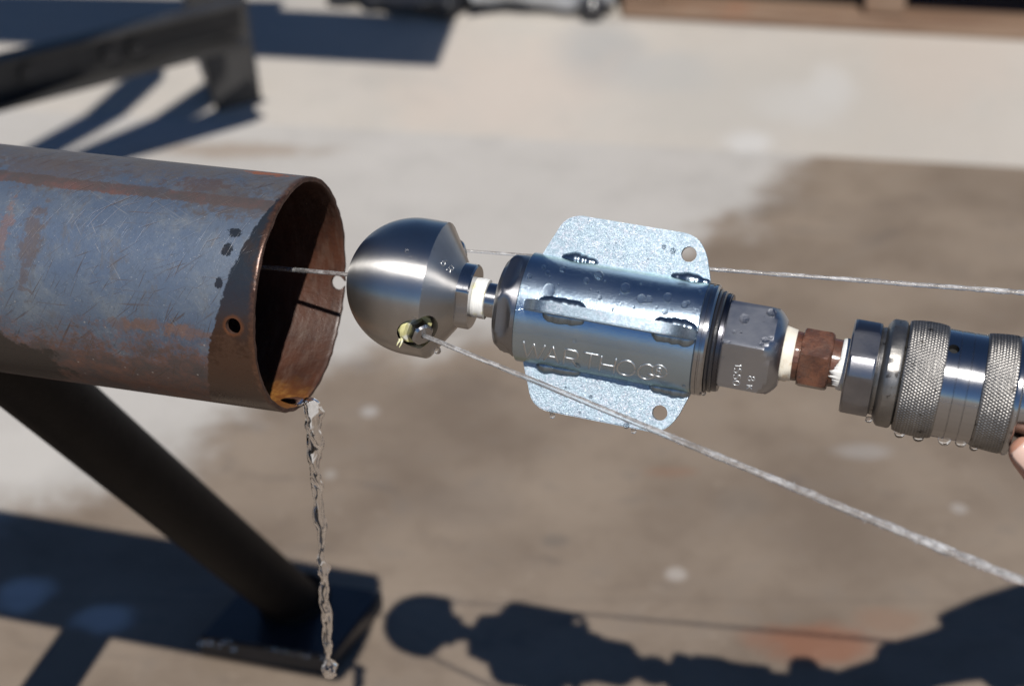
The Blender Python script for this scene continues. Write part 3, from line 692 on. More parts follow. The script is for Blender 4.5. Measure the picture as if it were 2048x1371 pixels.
# --- lettering as fine raised strokes
def arcp(cx, cy, rx, ry, a0, a1, n=14): return [(cx + rx * math.cos(R(a0 + (a1 - a0) * i / n)), cy + ry * math.sin(R(a0 + (a1 - a0) * i / n))) for i in range(n + 1)]
GL = {'W': (1.0, [[(0, 1), (.25, 0), (.5, .95), (.75, 0), (1, 1)]]), 'A': (.8, [[(0, 0), (.4, 1), (.8, 0)], [(.15, .36), (.65, .36)]]),
      'R': (.7, [[(0, 0), (0, 1), (.45, 1)] + arcp(.45, .74, .25, .26, 90, -90) + [(0, .48)], [(.4, .48), (.7, 0)]]),
      'T': (.75, [[(0, 1), (.75, 1)], [(.375, 1), (.375, 0)]]), 'H': (.72, [[(0, 0), (0, 1)], [(.72, 0), (.72, 1)], [(0, .5), (.72, .5)]]),
      'O': (.85, [arcp(.425, .5, .425, .5, 0, 360, 28)]), 'G': (.85, [arcp(.425, .5, .425, .5, 50, 350, 26) + [(.85, .42), (.5, .42)]]),
      '1': (.3, [[(0, .8), (.2, 1), (.2, 0)]]), '5': (.6, [[(.58, 1), (.06, 1), (.02, .58)] + arcp(.27, .33, .33, .33, 110, -140, 14)]),
      '0': (.6, [arcp(.3, .5, .3, .5, 0, 360, 22)]), '8': (.6, [arcp(.3, .75, .24, .25, -90, 270, 16), arcp(.3, .26, .3, .26, 90, 450, 18)]),
      'K': (.6, [[(0, 0), (0, 1)], [(.58, 1), (0, .42)], [(.2, .58), (.6, 0)]]), '6': (.6, [arcp(.3, .3, .3, .3, 0, 360, 18), [(.03, .38), (.12, .72), (.45, 1)]])}
def strokes(polys, fmap, rad):
    V, Fc = [], []
    for pl in polys:
        pts = []
        for a, b in zip(pl[:-1], pl[1:]):
            n = max(1, int(math.hypot(b[0] - a[0], b[1] - a[1]) / .15))
            for i in range(n): pts.append((a[0] + (b[0] - a[0]) * i / n, a[1] + (b[1] - a[1]) * i / n))
        pts.append(pl[-1])
        v, f = tube([fmap(*p) for p in pts], rad, 6); o = len(V); V += v; Fc += [tuple(q + o for q in t) for t in f]
    return V, Fc
r_s = rd(1200, 111.2)
spans = [('W', 1055, 1097), ('A', 1099, 1127), ('R', 1137, 1163), ('T', 1172, 1203), ('H', 1208, 1236), ('O', 1241, 1276), ('G', 1282, 1315)]
for ch, a, b in spans:
    w, pl = GL[ch]; xa, xb = ax(a + 21), ax(b + 21)           # the near surface lies left of the axis point with the same column
    def fm(u, v_, xa=xa, xb=xb, w=w):
        t = R(-60.5 + 23 * v_); x = xa + (xb - xa) * u / w - .0012 * (1 - v_); rr = rd(1056, 110.2) + (rd(1398, 113.2) - rd(1056, 110.2)) * (x - ax(1054)) / (ax(1398) - ax(1054)); return Vector((x, rr * math.sin(t), rr * math.cos(t)))
    part('letter', strokes(pl, fm, .00052), M_letter, slv, sharp=0)
def fm(u, v_):
    t = R(-50 + 13 * v_); x = ax(1342) + .0058 * (u - .5); rr = rd(1340, 112.7); return Vector((x, rr * math.sin(t), rr * math.cos(t)))
pl = [arcp(.5, .5, .62, .62, 0, 360, 26)] + [[(.25 + .6 * p[0], .15 + .7 * p[1]) for p in q] for q in GL['R'][1]]
part('trademark_symbol', strokes(pl, fm, .0004), M_letter, slv, sharp=0)
def bvh_of(o):
    bm = bmesh.new(); bm.from_mesh(o.data); b = BVHTree.FromBMesh(bm); bm.free(); return b
def stamp(target, text, px, py, hpx, dirv, upv, name='stamped_mark', rad=.00030):
    """characters laid out in the picture plane then dropped on the surface"""
    b = bvh_of(target); x = 0
    for ch in text:
        w, pl = GL[ch]
        def fm(u, v_, x=x):
            qx = px + (x + u) * hpx * dirv[0] + v_ * hpx * upv[0]; qy = py + (x + u) * hpx * dirv[1] + v_ * hpx * upv[1]
            o, d = nray(qx, qy); l, nn, _, _ = b.ray_cast(o, d)
            return l if l is not None else o + d
        part(name, strokes(pl, fm, rad), M_letter, target, sharp=0); x += w + .28
stamp(nut, '1550', 1469, 728, 14, (-.1, 1), (1, .1)); stamp(nut, '8', 1496, 752, 14, (-.1, 1), (1, .1)); stamp(nut, 'K', 1492, 770, 13, (-.1, 1), (1, .1))
stamp(head, '6', 881, 527, 14, (.75, .65), (.6, -.75)); stamp(head, 'R', 893, 540, 14, (.75, .6), (.6, -.75))

# ------------------------------------------------------------------ hose behind the coupling (right of the picture)
hp0 = MN @ Vector((ax(2140), 0, 0)); pts = []
for i in range(40):
    t = i / 39; L = 1.5 * t
    pts.append(hp0 + na * L + Vector((0, -.1 * t * t, 0)) - Vector((0, 0, 1)) * (hp0.z - .018) * min(1, (t * 1.25) ** 2.2))
hose = link('pressure_hose', mesh(*tube([p - na * .004 for p in pts], .0165, 20)), M_rubber); tag(hose, 'black rubber pressure hose running from the knurled coupling to the ground', 'hose')

# ------------------------------------------------------------------ water: jets, stream, beads
def jet(name, a, b, r0, r1, label, rough=0.16):
    a, b = Vector(a), Vector(b); L = (b - a).length; n = int(L / .0011)
    pts, rs = [], []
    u = (b - a).normalized().orthogonal().normalized(); w = u.cross((b - a).normalized())
    for i in range(n + 1):
        t = i / n; q = t * L
        g = .12 + 1.1 * min(1.2, q / .38)
        pts.append(a.lerp(b, t) + u * (.00035 * g * mnoise.noise(Vector((q * 60, 1, 0)))) + w * (.00035 * g * mnoise.noise(Vector((q * 60, 7, 0)))))
        rs.append((r0 + (r1 - r0) * t) * (1 + g * rough * 1.6 * mnoise.noise(Vector((q * 140, 3, 0))) + g * rough * mnoise.noise(Vector((q * 420, 9, 0))) + g * g * rough * 1.8 * max(0, mnoise.noise(Vector((q * 700, 4, 0))) - .15)))
    d = (b - a).normalized(); M = frame_on(a, d); Mi = M.inverted()
    v, f = tube(pts, rs, 12, jit=lambda i, k: 1 + (.08 + .30 * min(1.3, i / n * L / .38)) * mnoise.noise(Vector((i * .22, k * 1.3, 5))))
    o = link(name, mesh([Mi @ q for q in v], f, True, 0), M_jet, None, M); tag(o, label, 'water jet', 'water jets from the nozzle')
    rj = random.Random(int(r1 * 1e6)); V, Fc = [], []          # spray torn off the jet
    for _ in range(int(L * 300)):
        t = rj.random() ** .8; rr = rj.uniform(.00012, .00042) * (.5 + t); off = (r0 + (r1 - r0) * t) * rj.uniform(.9, 1.5); an = rj.uniform(0, 6.283)
        p = Vector((t * L, off * math.cos(an), off * math.sin(an))); o_ = len(V)
        V += [p + Vector(q) * rr for q in ((1.6, 0, 0), (0, 1, 0), (0, 0, 1), (0, -1, 0), (0, 0, -1), (-1.6, 0, 0))]
        Fc += [tuple(o_ + i for i in q) for q in ((0, 1, 2), (0, 2, 3), (0, 3, 4), (0, 4, 1), (5, 2, 1), (5, 3, 2), (5, 4, 3), (5, 1, 4))]
    sp = link('spray', mesh(V, Fc, True, 0), M_jet, o); tag(sp, kind='stuff'); return o
e0 = MN @ jet_starts[0]; e1_ = P(2048, 1163, .70); jet('water_jet', e0, e0 + (e1_ - e0) * 3.0, .0011, .0038, 'clear water jet shooting back in front of the lower fin')
e0 = MN @ jet_starts[1]; e1_ = P(2048, 585, .855); jet('water_jet', e0, e0 + (e1_ - e0) * 3.0, .0007, .0025, 'thin water jet shooting back behind the upper fin')
nose = MN @ Vector((x_a + .001, 0, 0)); jet('water_jet', nose, nose + (P(548, 536, .905) - nose) * 2.2, .0011, .0012, 'thin water jet from the nozzle nose into the pipe', .10)
# stream pouring over the pipe lip
rnd = random.Random(3)
st0 = P(627, 795, .886)
def stream(z0, z1, wfun, seed):
    L = z0 - z1; n = int(L / .0011); K = 22; vs, fs = [], []
    for i in range(n + 1):
        t = i / n; q = t * L; w = wfun(q)
        tw = q * 70 + 5 * mnoise.noise(Vector((q * 25, seed, 0)))
        cx = -.0034 * max(0.0, 1 - (q + (0 if z0 == 0 else 1)) / .012) ** 2 + .0022 * mnoise.noise(Vector((q * 45, seed, 1))) + .001 * mnoise.noise(Vector((q * 120, seed, 2))); cy = .0018 * mnoise.noise(Vector((q * 45, seed, 3)))
        ell = .74 + .24 * mnoise.noise(Vector((q * 60, seed, 4)))
        for k in range(K):
            a = 2 * math.pi * k / K; ca, sa = math.cos(a), math.sin(a)
            r = w * (1 + .30 * mnoise.noise(Vector((q * 130, ca * 1.3, sa * 1.3 + seed))) + .07 * mnoise.noise(Vector((q * 420, ca * 2.5, sa * 2.5 + seed))))
            ex, ey = r * ca, r * ell * sa
            vs.append((cx + ex * math.cos(tw) - ey * math.sin(tw), cy + ex * math.sin(tw) + ey * math.cos(tw), -q + z0))
    for i in range(n):
        for k in range(K):
            k2 = (k + 1) % K; fs.append((i * K + k, i * K + k2, (i + 1) * K + k2, (i + 1) * K + k))
    fs.append(tuple(reversed(range(K)))); fs.append(tuple(n * K + k for k in range(K))); return vs, fs
def zof(py):               # height of the falling stream at an image row
    lo, hi = 0.0, st0.z
    for _ in range(40):
        mid = (lo + hi) / 2
        if proj(Vector((st0.x, st0.y, mid)))[1] > py: lo = mid
        else: hi = mid
    return st0.z - hi
keys = [(797, 10), (806, 14), (830, 17), (880, 17), (905, 13), (960, 12), (1000, 8), (1040, 12), (1075, 7), (1105, 4), (1128, 9), (1140, 15), (1158, 7), (1195, 11), (1225, 11), (1255, 9), (1300, 8), (1315, 4), (1322, 8), (1335, 18), (1348, 14), (1355, 3)]
kq = [(zof(y), r * 1.2 * .905 / F) for y, r in keys]
def wf(q):
    for (a, ra), (b, rb2) in zip(kq[:-1], kq[1:]):
        if a <= q <= b:
            t = (q - a) / max(b - a, 1e-6); t = t * t * (3 - 2 * t); return ra + (rb2 - ra) * t
    return kq[-1][1]
wroot = empty('water_stream', Matrix.Translation(st0), 'clear twisting water stream pouring from the rusty pipe lip', 'water')
_n = NT('foamy_stream'); _n.set(col=(1, 1, 1, 1), rough=.04, trans=1.0, ior=1.333)
_d = _n.node('ShaderNodeBsdfDiffuse', {'Color': (.85, .86, .87, 1)}); _t = _n.node('ShaderNodeBsdfTranslucent', {'Color': (.85, .86, .87, 1)})
_m = _n.node('ShaderNodeMixShader', {0: .6}); _n.t.links.new(_d.outputs[0], _m.inputs[1]); _n.t.links.new(_t.outputs[0], _m.inputs[2])
_k = _n.node('ShaderNodeMixShader', {0: _n.ss(_n.noise(_n.obj(), 160, 4, .65), .52, .72, .0, .12)}); _n.t.links.new(_n.b.outputs[0], _k.inputs[1]); _n.t.links.new(_m.outputs[0], _k.inputs[2]); _n.t.links.new(_k.outputs[0], _n.out.inputs[0])
M_stream = _n.m
v, f = stream(0, -kq[-1][0], wf, 2.3); link('upper_stream', mesh(v, f, True, 0), M_stream, wroot)
for sd_k in ():
    qe = zof(1105); N_ = 150; pts, rs = [], []
    for i in range(N_ + 1):
        q = qe * i / N_; w = wf(q); an = q * 110 + sd_k * 2 + 1.5 * mnoise.noise(Vector((q * 30, sd_k, 0)))
        pts.append(Vector((w * .55 * math.cos(an), w * .5 * math.sin(an), -q - .001))); rs.append(w * (.40 + .25 * mnoise.noise(Vector((q * 90, sd_k, 3)))))
    v, f = tube(pts, rs, 12); link('strand', mesh(v, f, True, 0), M_water, wroot)
v, f = stream(-kq[-1][0] - .014, -st0.z + .004, lambda q: .0020 + .0016 * mnoise.noise(Vector((q * 40, 5, 5))), 8.1); link('lower_stream', mesh(v, f, True, 0), M_water, wroot)
# sheet of water on the lip feeding the stream
v, f = lathe([(-.012, .0004), (-.009, .002), (-.004, .0038), (-.001, .004), (.001, .003), (.0015, .0004)], 24)
rl = MPi @ st0; pp = math.atan2(rl.y, rl.z)
v = [Vector((q[0], q[1] * .35 * 1.0, q[2] * 1.6)) for q in v]
rotl = Matrix.Rotation(-(pp), 4, 'X')
lipc = Vector((0, (PR - WALL) * math.sin(pp), (PR - WALL) * math.cos(pp)))
loc_ = []
for q in v:
    ra_ = Vector((0, math.sin(pp), math.cos(pp))); ta_ = Vector((0, math.cos(pp), -math.sin(pp)))
    loc_.append(wroot.matrix_world.inverted() @ (MP @ (lipc + Vector((q.x, 0, 0)) + ra_ * q.y + ta_ * q.z)))
link('lip_water', mesh(displace(loc_, 300, .0006), f, True, 0), M_water, wroot)
# puddle-side splash where it lands is off the picture
# beads
def bead_mesh(seed, flat=.55):
    K, J = 18, 9; vs, fs = [], []
    for j in range(J + 1):
        t = j / J * math.pi
        for k in range(K):
            a = 2 * math.pi * k / K
            r = math.sin(t) * (1 + .13 * mnoise.noise(Vector((math.cos(a) * .9, math.sin(a) * .9, seed * 3.1))))
            vs.append((r * math.cos(a), r * math.sin(a), flat * math.cos(t) if t < math.pi / 2 else .22 * math.cos(t)))
    for j in range(J):
        for k in range(K):
            k2 = (k + 1) % K; fs.append((j * K + k, (j + 1) * K + k, (j + 1) * K + k2, j * K + k2))
    bm = bmesh.new(); me = mesh(vs, fs, True, 0); bm.from_mesh(me); bmesh.ops.remove_doubles(bm, verts=bm.verts, dist=1e-5); bmesh.ops.recalc_face_normals(bm, faces=bm.faces); bm.to_mesh(me); bm.free(); me.shade_smooth(); me.materials.append(M_bead); return me
beads = [bead_mesh(i) for i in range(5)]
cache = {}
BIG = {}
def bead(target, px, py, rpx, label, group, i=[0], asp=1.0):
    label = BIG.get((round(px), round(py)), label)
    if target.name not in cache: cache[target.name] = bvh_of(target)
    o, d = nray(px, py); l, nn, _, dist = cache[target.name].ray_cast(o, d)
    if l is None: return
    if nn.dot(d) > 0: nn = -nn
    r = rpx * D0 / F * .97
    # long axis runs down the slope of the surface
    g = MNi.to_3x3() @ Vector((0, 0, -1)); g = (g - nn * g.dot(nn)); g = g.normalized() if g.length > 1e-4 else nn.orthogonal().normalized()
    s = nn.cross(g)
    cosv = max(.45, abs(nn.dot(d)))
    Mx = Matrix(((s.x * r, g.x * r * asp / cosv ** .5, nn.x * r, l.x), (s.y * r, g.y * r * asp / cosv ** .5, nn.y * r, l.y), (s.z * r, g.z * r * asp / cosv ** .5, nn.z * r, l.z), (0, 0, 0, 1)))
    i[0] += 1
    ob = bpy.data.objects.new('water_drop', beads[i[0] % 5]); COL.objects.link(ob); ob.matrix_world = MN @ Mx
    tag(ob, label, 'water drop', group)
z3 = lambda x, y: (960 + x / 2.798, 400 + y / 2.798)
for (f_, x_, y_, l_) in ((z3, 385, 508, 'large round water bead on the zinc sleeve beside the end cap'), (z3, 665, 420, 'flat oval water bead on the sleeve below the upper fin'),
    (z3, 815, 495, 'tall oval water bead halfway along the zinc sleeve'), (z3, 1050, 548, 'round water bead on the sleeve above the right weld bead'), (z3, 540, 685, 'long water bead lying on the edge of the front fin'),
    (lambda a, b: (1420 + a / 6.23, 590 + b / 6.23), 430, 295, 'tall round water bead on the upper flat of the swivel nut'), (lambda a, b: (1420 + a / 6.23, 590 + b / 6.23), 768, 220, 'wide oval water bead by the chamfer on the swivel nut'),
    (lambda a, b: (1420 + a / 6.23, 590 + b / 6.23), 690, 560, 'largest splash of merged water on the swivel nut flat')):
    BIG[tuple(round(q) for q in f_(x_, y_))] = l_
LS, GS = 'small clear water bead clinging to the blue zinc sleeve', 'water beads on the zinc sleeve'
for (x, y, r) in [(275, 428, 17), (357, 375, 13), (378, 405, 13), (462, 388, 17), (385, 508, 38), (665, 420, 27), (595, 450, 18), (815, 495, 30), (905, 553, 26), (945, 556, 22), (1050, 548, 27), (1145, 588, 20),
                  (1165, 575, 14), (1035, 625, 16), (670, 545, 14), (740, 612, 10), (663, 513, 8), (700, 453, 8), (1075, 612, 7), (388, 432, 7), (780, 530, 7), (1232, 515, 13), (530, 787, 10), (545, 925, 17), (440, 470, 6),
                  (560, 560, 6), (900, 470, 7), (1000, 500, 6), (480, 560, 7), (1140, 1040, 10), (300, 560, 7), (860, 600, 8), (990, 600, 7), (620, 500, 6), (1180, 660, 9), (640, 990, 8)]:
    bead(slv, *z3(x, y), r / 2.798, LS, GS, asp=1.15)
LF, GF = 'tiny clear water bead on a sparkling zinc fin', 'water beads on the fins'
for (x, y, r, k) in [(540, 685, 38, 2), (345, 655, 13, 2), (800, 722, 10, 2), (985, 770, 12, 2), (430, 640, 7, 2), (1080, 285, 16, 0), (1030, 262, 13, 0), (1195, 425, 12, 0), (940, 330, 6, 0), (760, 240, 6, 0),
                     (400, 1180, 13, 1), (820, 1260, 17, 1), (700, 1255, 9, 1), (480, 1050, 8, 1), (620, 1100, 11, 1), (1010, 1080, 12, 1), (870, 1230, 9, 1), (560, 1190, 8, 1)]:
    bead(fins[k], *z3(x, y), r / 2.798, LF, GF, asp=1.2)
z1 = lambda x, y: (1420 + x / 6.23, 590 + y / 6.23)
for (x, y, r, a) in [(430, 295, 55, 1.25), (768, 220, 66, .8), (305, 460, 27, 1), (385, 460, 20, 1), (235, 590, 24, 1), (690, 560, 48, .9), (640, 610, 30, 1), (760, 530, 26, .8), (160, 775, 18, 1), (545, 735, 13, 1), (670, 325, 8, 1), (680, 262, 10, 1), (450, 775, 10, 1), (870, 375, 14, 1), (575, 650, 10, 1), (230, 495, 11, 1)]:
    bead(nut, *z1(x, y), r / 6.23, 'clear water bead on a flat of the steel swivel nut', 'water beads on the swivel nut', asp=a)
z2 = lambda x, y: (660 + x / 3.8075, 400 + y / 3.8075)
for (x, y, r) in [(585, 388, 15), (612, 434, 9), (545, 515, 9), (655, 262, 7), (528, 538, 7), (915, 765, 11), (800, 375, 9), (500, 880, 7), (640, 900, 14), (350, 750, 6), (290, 1000, 15), (480, 690, 6)]:
    bead(head, *z2(x, y), r / 3.8075, 'tiny clear water bead on the turned nozzle head', 'water beads on the nozzle head')
rp_ = random.Random(5)
for k_, (px, py, r) in enumerate([(545, 1296, 7), (562, 1300, 8), (592, 1304, 8), (615, 1309, 8), (648, 1312, 6)] + [(402 + 11 * q + rp_.uniform(-4, 4), 1278 + 1.6 * q + rp_.uniform(-5, 9), rp_.uniform(3, 7)) for q in range(7)]):
    p_ = G(px, py, ph_); ob = bpy.data.objects.new('water_drop', beads[k_ % 5]); COL.objects.link(ob); sc_ = r * 1.5 / F
    ob.matrix_world = Matrix.Translation(p_) @ Matrix.Diagonal((sc_, sc_, sc_ * .9, 1)); tag(ob, 'splashed water bead on the dark steel base plate', 'water drop', 'water beads on the base plate')
# hanging drops under the coupling, head and fins
hang_me = mesh(*lathe([(-1.0, .02), (-.95, .32), (-.75, .66), (-.4, .92), (0, 1.0), (.5, .96), (1.0, .85), (1.05, .1)], 20), True, 0); hang_me.materials.append(M_water)
hang_me.transform(Matrix.Rotation(R(-90), 4, 'Y'))
def hang(px, py, rpx, label, group):
    xx = ax(px); z = (A_ + na * xx - CP).dot(FW); p = P(px, py, z); r = rpx * z / F
    ob = bpy.data.objects.new('water_drop', hang_me); COL.objects.link(ob); ob.location = p; ob.scale = (r, r * .9, r * .85); tag(ob, label, 'water drop', group)
z4 = lambda x, y: (1380 + x / 3.066, 540 + y / 3.066)
for (x, y, r) in [(1285, 1000, 33), (1400, 1022, 35), (1560, 1042, 40), (1095, 918, 20), (1660, 1055, 36), (1740, 1085, 28)]:
    hang(*z4(x, y), r / 3.066, 'clear water drop hanging under the knurled coupling', 'drops hanging under the coupling')
for (x, y, r) in [(650, 1150, 30), (745, 1165, 28), (820, 1150, 26)]:
    hang(*z2(x, y), r / 3.8075, 'clear water drop hanging under the nozzle head', 'drops hanging under the nozzle head')
for (x, y, r) in [(785, 1022, 18), (1050, 1102, 30), (470, 985, 30), (400, 975, 26)]:
    hang(*z3(x, y), r / 2.798, 'clear water drop held at the root of the lower fin', 'drops at the root of the lower fin')
for (x, y, r) in [(405, 1208, 15), (860, 1292, 16), (1250, 1080, 16)]:
    hang(*z3(x, y), r / 2.798, 'clear water drop hanging from the lower edge of the swivel body', 'drops on the lower edge of the swivel body')

# ------------------------------------------------------------------ hand and forearm holding the coupling
def capsules(chains):
    V, Fc = [], []
    for ch in chains:
        for (a, ra), (b, rb3) in zip(ch[:-1], ch[1:]):
            a, b = Vector(a), Vector(b); d = (b - a); L = d.length; t = d.normalized()
            pts, rs = [], []
            for j in range(6): s = math.sin(-math.pi / 2 + j / 6 * math.pi / 2); c = math.cos(-math.pi / 2 + j / 6 * math.pi / 2); pts.append(a + t * ra * s); rs.append(max(ra * c, 1e-4))
            for j in range(5): pts.append(a + d * (j / 4)); rs.append(ra + (rb3 - ra) * j / 4)
            for j in range(1, 7): s = math.sin(j / 6 * math.pi / 2); c = math.cos(j / 6 * math.pi / 2); pts.append(b + t * rb3 * s); rs.append(max(rb3 * c, 1e-4))
            v, f = tube(pts, rs, 18); o = len(V); V += v; Fc += [tuple(q + o for q in w) for w in f]
    return V, Fc
def AXP(px, dy=0.0, dz=0.0):    # point by the coupling axis: metres up / towards the camera
    return MN @ Vector((ax(px), dy, dz))
wr = P(2450, 772, .874); el1, el2 = P(2830, 690, .905), P(3350, 560, .96)
thumb = [(P(2050, 905, .790), .0078), (P(2082, 938, .788), .0092), (P(2135, 980, .796), .0105), (P(2225, 985, .822), .0135), (P(2340, 900, .855), .0175)]
chains = [thumb]
for k, px in enumerate((2150, 2232, 2312, 2388)):
    g = (.0255 if px < 2160 else .0185) + .0098
    chains.append([(wr - na * .012 + Vector((0, 0, -.012 + .006 * k)), .0175), (AXP(px + 62, -.004, -g * 1.22), .0135), (AXP(px + 34, g * .10, -g * 1.15), .0112), (AXP(px + 10, g * .72, -g * .86), .0099),
                   (AXP(px, g * 1.07, -g * .05), .0090), (AXP(px, g * .86, g * .66), .0082), (AXP(px, g * .45, g * .98), .0074)])
chains.append([(AXP(2330, -.012, -.034), .016), (AXP(2390, -.004, -.034), .021), (wr, .0262), (wr.lerp(el1, .25), .0275), (el1, .040), (el2, .044)])
chains.append([(P(2340, 900, .855), .0175), (wr, .022)])
v, f = capsules(chains)
n = NT('skin'); co = n.obj(); a_ = n.noise(co, 40, 4, .6); b_ = n.noise(co, 420, 4, .6)
n.set(col=n.mix(n.ss(a_, .3, .7), (.50, .25, .17, 1), (.58, .33, .24, 1)), rough=n.add(.38, n.mul(b_, .2)), nrm=n.bump(n.add(b_, n.mul(a_, .4)), .25, .0008), sss=.15)
n.b.inputs['Subsurface Radius'].default_value = (.006, .002, .001); n.b.inputs['Subsurface Scale'].default_value = 1.0
MH = Matrix.Translation(wr); arm = link('person', mesh(local(v, MH.inverted()), f, True, 0), n.m, None, MH)
md = arm.modifiers.new('r', 'REMESH'); md.mode = 'VOXEL'; md.voxel_size = .0021
md2 = arm.modifiers.new('s', 'SMOOTH'); md2.iterations = 5; md2.factor = .5
me = evaluated(arm); arm.modifiers.clear(); arm.data = me; me.shade_smooth()
tag(arm, 'person in dark sleeve whose bare hand grips the coupling, thumb tip underneath', 'person')
# nail on the thumb
td = (thumb[0][0] - thumb[1][0]).normalized(); tn_ = (CP - thumb[0][0]); tn_ = (tn_ - td * tn_.dot(td)).normalized(); ts = td.cross(tn_)
vs, fs = [], []
for i in range(9):
    for j in range(9):
        u, w = i / 8 * 2 - 1, j / 8 * 2 - 1
        lx = u * .0058 * (1 - .25 * max(0, w) ** 4); ly = w * .0062
        hgt = math.sqrt(max(0, .0083 ** 2 - lx * lx)) + .0002
        vs.append(thumb[0][0] - td * .002 + td * ly + ts * lx + tn_ * hgt)
for i in range(8):
    for j in range(8): fs.append((i * 9 + j, i * 9 + j + 1, i * 9 + j + 10, i * 9 + j + 9))
nm = simple('nail', (.66, .46, .38, 1), .22, sc=90, var=.15, bump=.05)
nail = link('thumb_nail', mesh(local(vs, MH.inverted()), fs, True, 0), nm, arm); sm_ = nail.modifiers.new('t', 'SOLIDIFY'); sm_.thickness = .0006
# sleeve of the jacket
ps = [wr.lerp(el1, .42), wr.lerp(el1, .5), wr.lerp(el1, .8), el1.lerp(el2, .2), el1.lerp(el2, .6), el2]
v, f = tube(ps, [.040, .043, .049, .054, .062, .066], 40, jit=lambda i, k: 1 + .06 * mnoise.noise(Vector((i * 1.7, k * .4, 2))))
link('jacket_sleeve', mesh(local(v, MH.inverted()), f, True, 0), simple('dark_blue_cloth', (.03, .035, .05, 1), .9, sc=200), arm)

# ------------------------------------------------------------------ background: steel rack, pallet, sheets
def lift(p, h): return p + SUN * ((h - p.z) / SUN.z)
M_rack = simple('dark_rack_steel', (.055, .053, .052, 1), .5, .4, sc=18, var=.5)
foot = G(474, 216)
rack = empty('steel_rack', Matrix.Translation(foot), 'dark painted steel rack with low channel rail standing by the ramp', 'steel rack')
Ri = rack.matrix_world.inverted()
def rpart(name, me):
    me.transform(Ri); return link(name, me, M_rack, rack)
hr_ = .185
ra, rb4 = G(-420, 262, hr_), G(478, 38, hr_)
dirr = (rb4 - ra).normalized(); sr = dirr.cross(Vector((0, 0, 1)))
rpart('rail_leg', barm((ra.x, ra.y, 0.001), ra, .045, .045, (0, 1, 0))); rpart('channel_web', barm(ra, rb4, .010, .050))
rpart('flange', barm(ra + Vector((0, 0, .0285)) + sr * .012, rb4 + Vector((0, 0, .0285)) + sr * .012, .034, .007))
rpart('flange', barm(ra - Vector((0, 0, .0285)) + sr * .012, rb4 - Vector((0, 0, .0285)) + sr * .012, .034, .007))
for px, py in ((172, 84), (272, 92), (20, 128)):
    c0 = G(px, py, hr_); c0 = ra + dirr * (c0 - ra).dot(dirr) + sr * .012
    v, f = tube([c0 - sr * .01, c0 - sr * .003], .013, 12); rpart('hole_disc', mesh(v, f, True, 30))  # thin discs standing in for the dark holes of the rail
# tapered foot post
t0, t1 = P(405, -110, (foot - CP).dot(FW) - .12), foot
bm = bmesh.new(); vv = []
for (c, hw, hd) in ((t0, .046, .028), (Vector((t1.x, t1.y, 0.001)), .034, .026)):
    for i, j in ((-1, -1), (1, -1), (1, 1), (-1, 1)):
        q = Vector((.94, .34, 0)) * i * hw + Vector((-.34, .94, 0)) * j * hd; vv.append(bm.verts.new(c + q))
for q in ((0, 1, 2, 3), (7, 6, 5, 4), (0, 4, 5, 1), (1, 5, 6, 2), (2, 6, 7, 3), (3, 7, 4, 0)): bm.faces.new([vv[i] for i in q])
bmesh.ops.recalc_face_normals(bm, faces=bm.faces); bmesh.ops.bevel(bm, geom=bm.edges[:], offset=.002, segments=1, affect='EDGES')
me = bpy.data.meshes.new('m'); bm.to_mesh(me); bm.free(); rpart('foot_post', finish(me))
# gusset joining post and rail, and unseen overhead bars added to cast the shadow bands
HB = .80
def shadowbar(name, p0, p1, w, h, ext0=0.0, ext1=0.0, hh=HB):
    a, b = lift(p0, hh), lift(p1, hh); d = (b - a).normalized(); rpart(name, barm(a - d * ext0, b + d * ext1, w, h)); return a - d * ext0, b + d * ext1
c1 = shadowbar('shadow_bar', G(100, 292), G(238, 214), .045, .045, .5, .10)
c2 = shadowbar('shadow_bar', G(200, 300), G(432, 200), .036, .045, .5, .02)
c3 = shadowbar('shadow_plank', on_slope(120, 45), on_slope(893, 84), .14, .02, .6, 0.0, .9)
c4 = shadowbar('shadow_bar', on_slope(-200, 10), on_slope(560, 20), .06, .03, .4, 0.0, .86)
for q in (c1[0], c2[0], c3[0], c4[0]):
    rpart('shadow_bar_leg', barm((q.x, q.y, 0), q, .04, .04, (0, 1, 0)))
rpart('shadow_bar_beam', barm(c1[0] + Vector((0, -.05, -.03)), Vector((c3[0].x, c3[0].y, c1[0].z)) + Vector((0, .05, -.03)), .04, .05))
# ---- wooden pallet on the upper ground
n = NT('weathered_wood'); co = n.obj(); x, y, z = n.sep(co)
g1 = n.noise(n.xyz(n.mul(x, 3), n.mul(y, 30), n.mul(z, 60)), 1.0, 5, .65); g2 = n.noise(co, 9, 4, .6)
c = n.mix(n.ss(g1, .35, .65), (.15, .088, .055, 1), (.26, .18, .125, 1)); c = n.mix(n.mul(n.ss(g2, .5, .8), .6), c, (.25, .11, .06, 1))
n.set(col=c, rough=.8, nrm=n.bump(g1, .4, .003)); M_wood = n.m
def terr(px, py):
    d = ray(px, py); return CP + d * ((TH - CAMH) / d.z)
pw0 = terr(1243, 38); pw1 = terr(2048, 84); pdx = (pw1 - pw0); pdx.z = 0; pdx.normalize(); pdy = Vector((-pdx.y, pdx.x, 0))
base_p = pw0 + pdy * .004 + Vector((0, 0, .001))
pm_ = Matrix(((pdx.x, pdy.x, 0, base_p.x), (pdx.y, pdy.y, 0, base_p.y), (0, 0, 1, base_p.z), (0, 0, 0, 1)))
pal = empty('wooden_pallet', pm_, 'weathered wooden pallet standing on the upper concrete', 'pallet')
st = (terr(1725, 60) - pw0).dot(pdx); PLn = 2 * st + .06; PW = .9
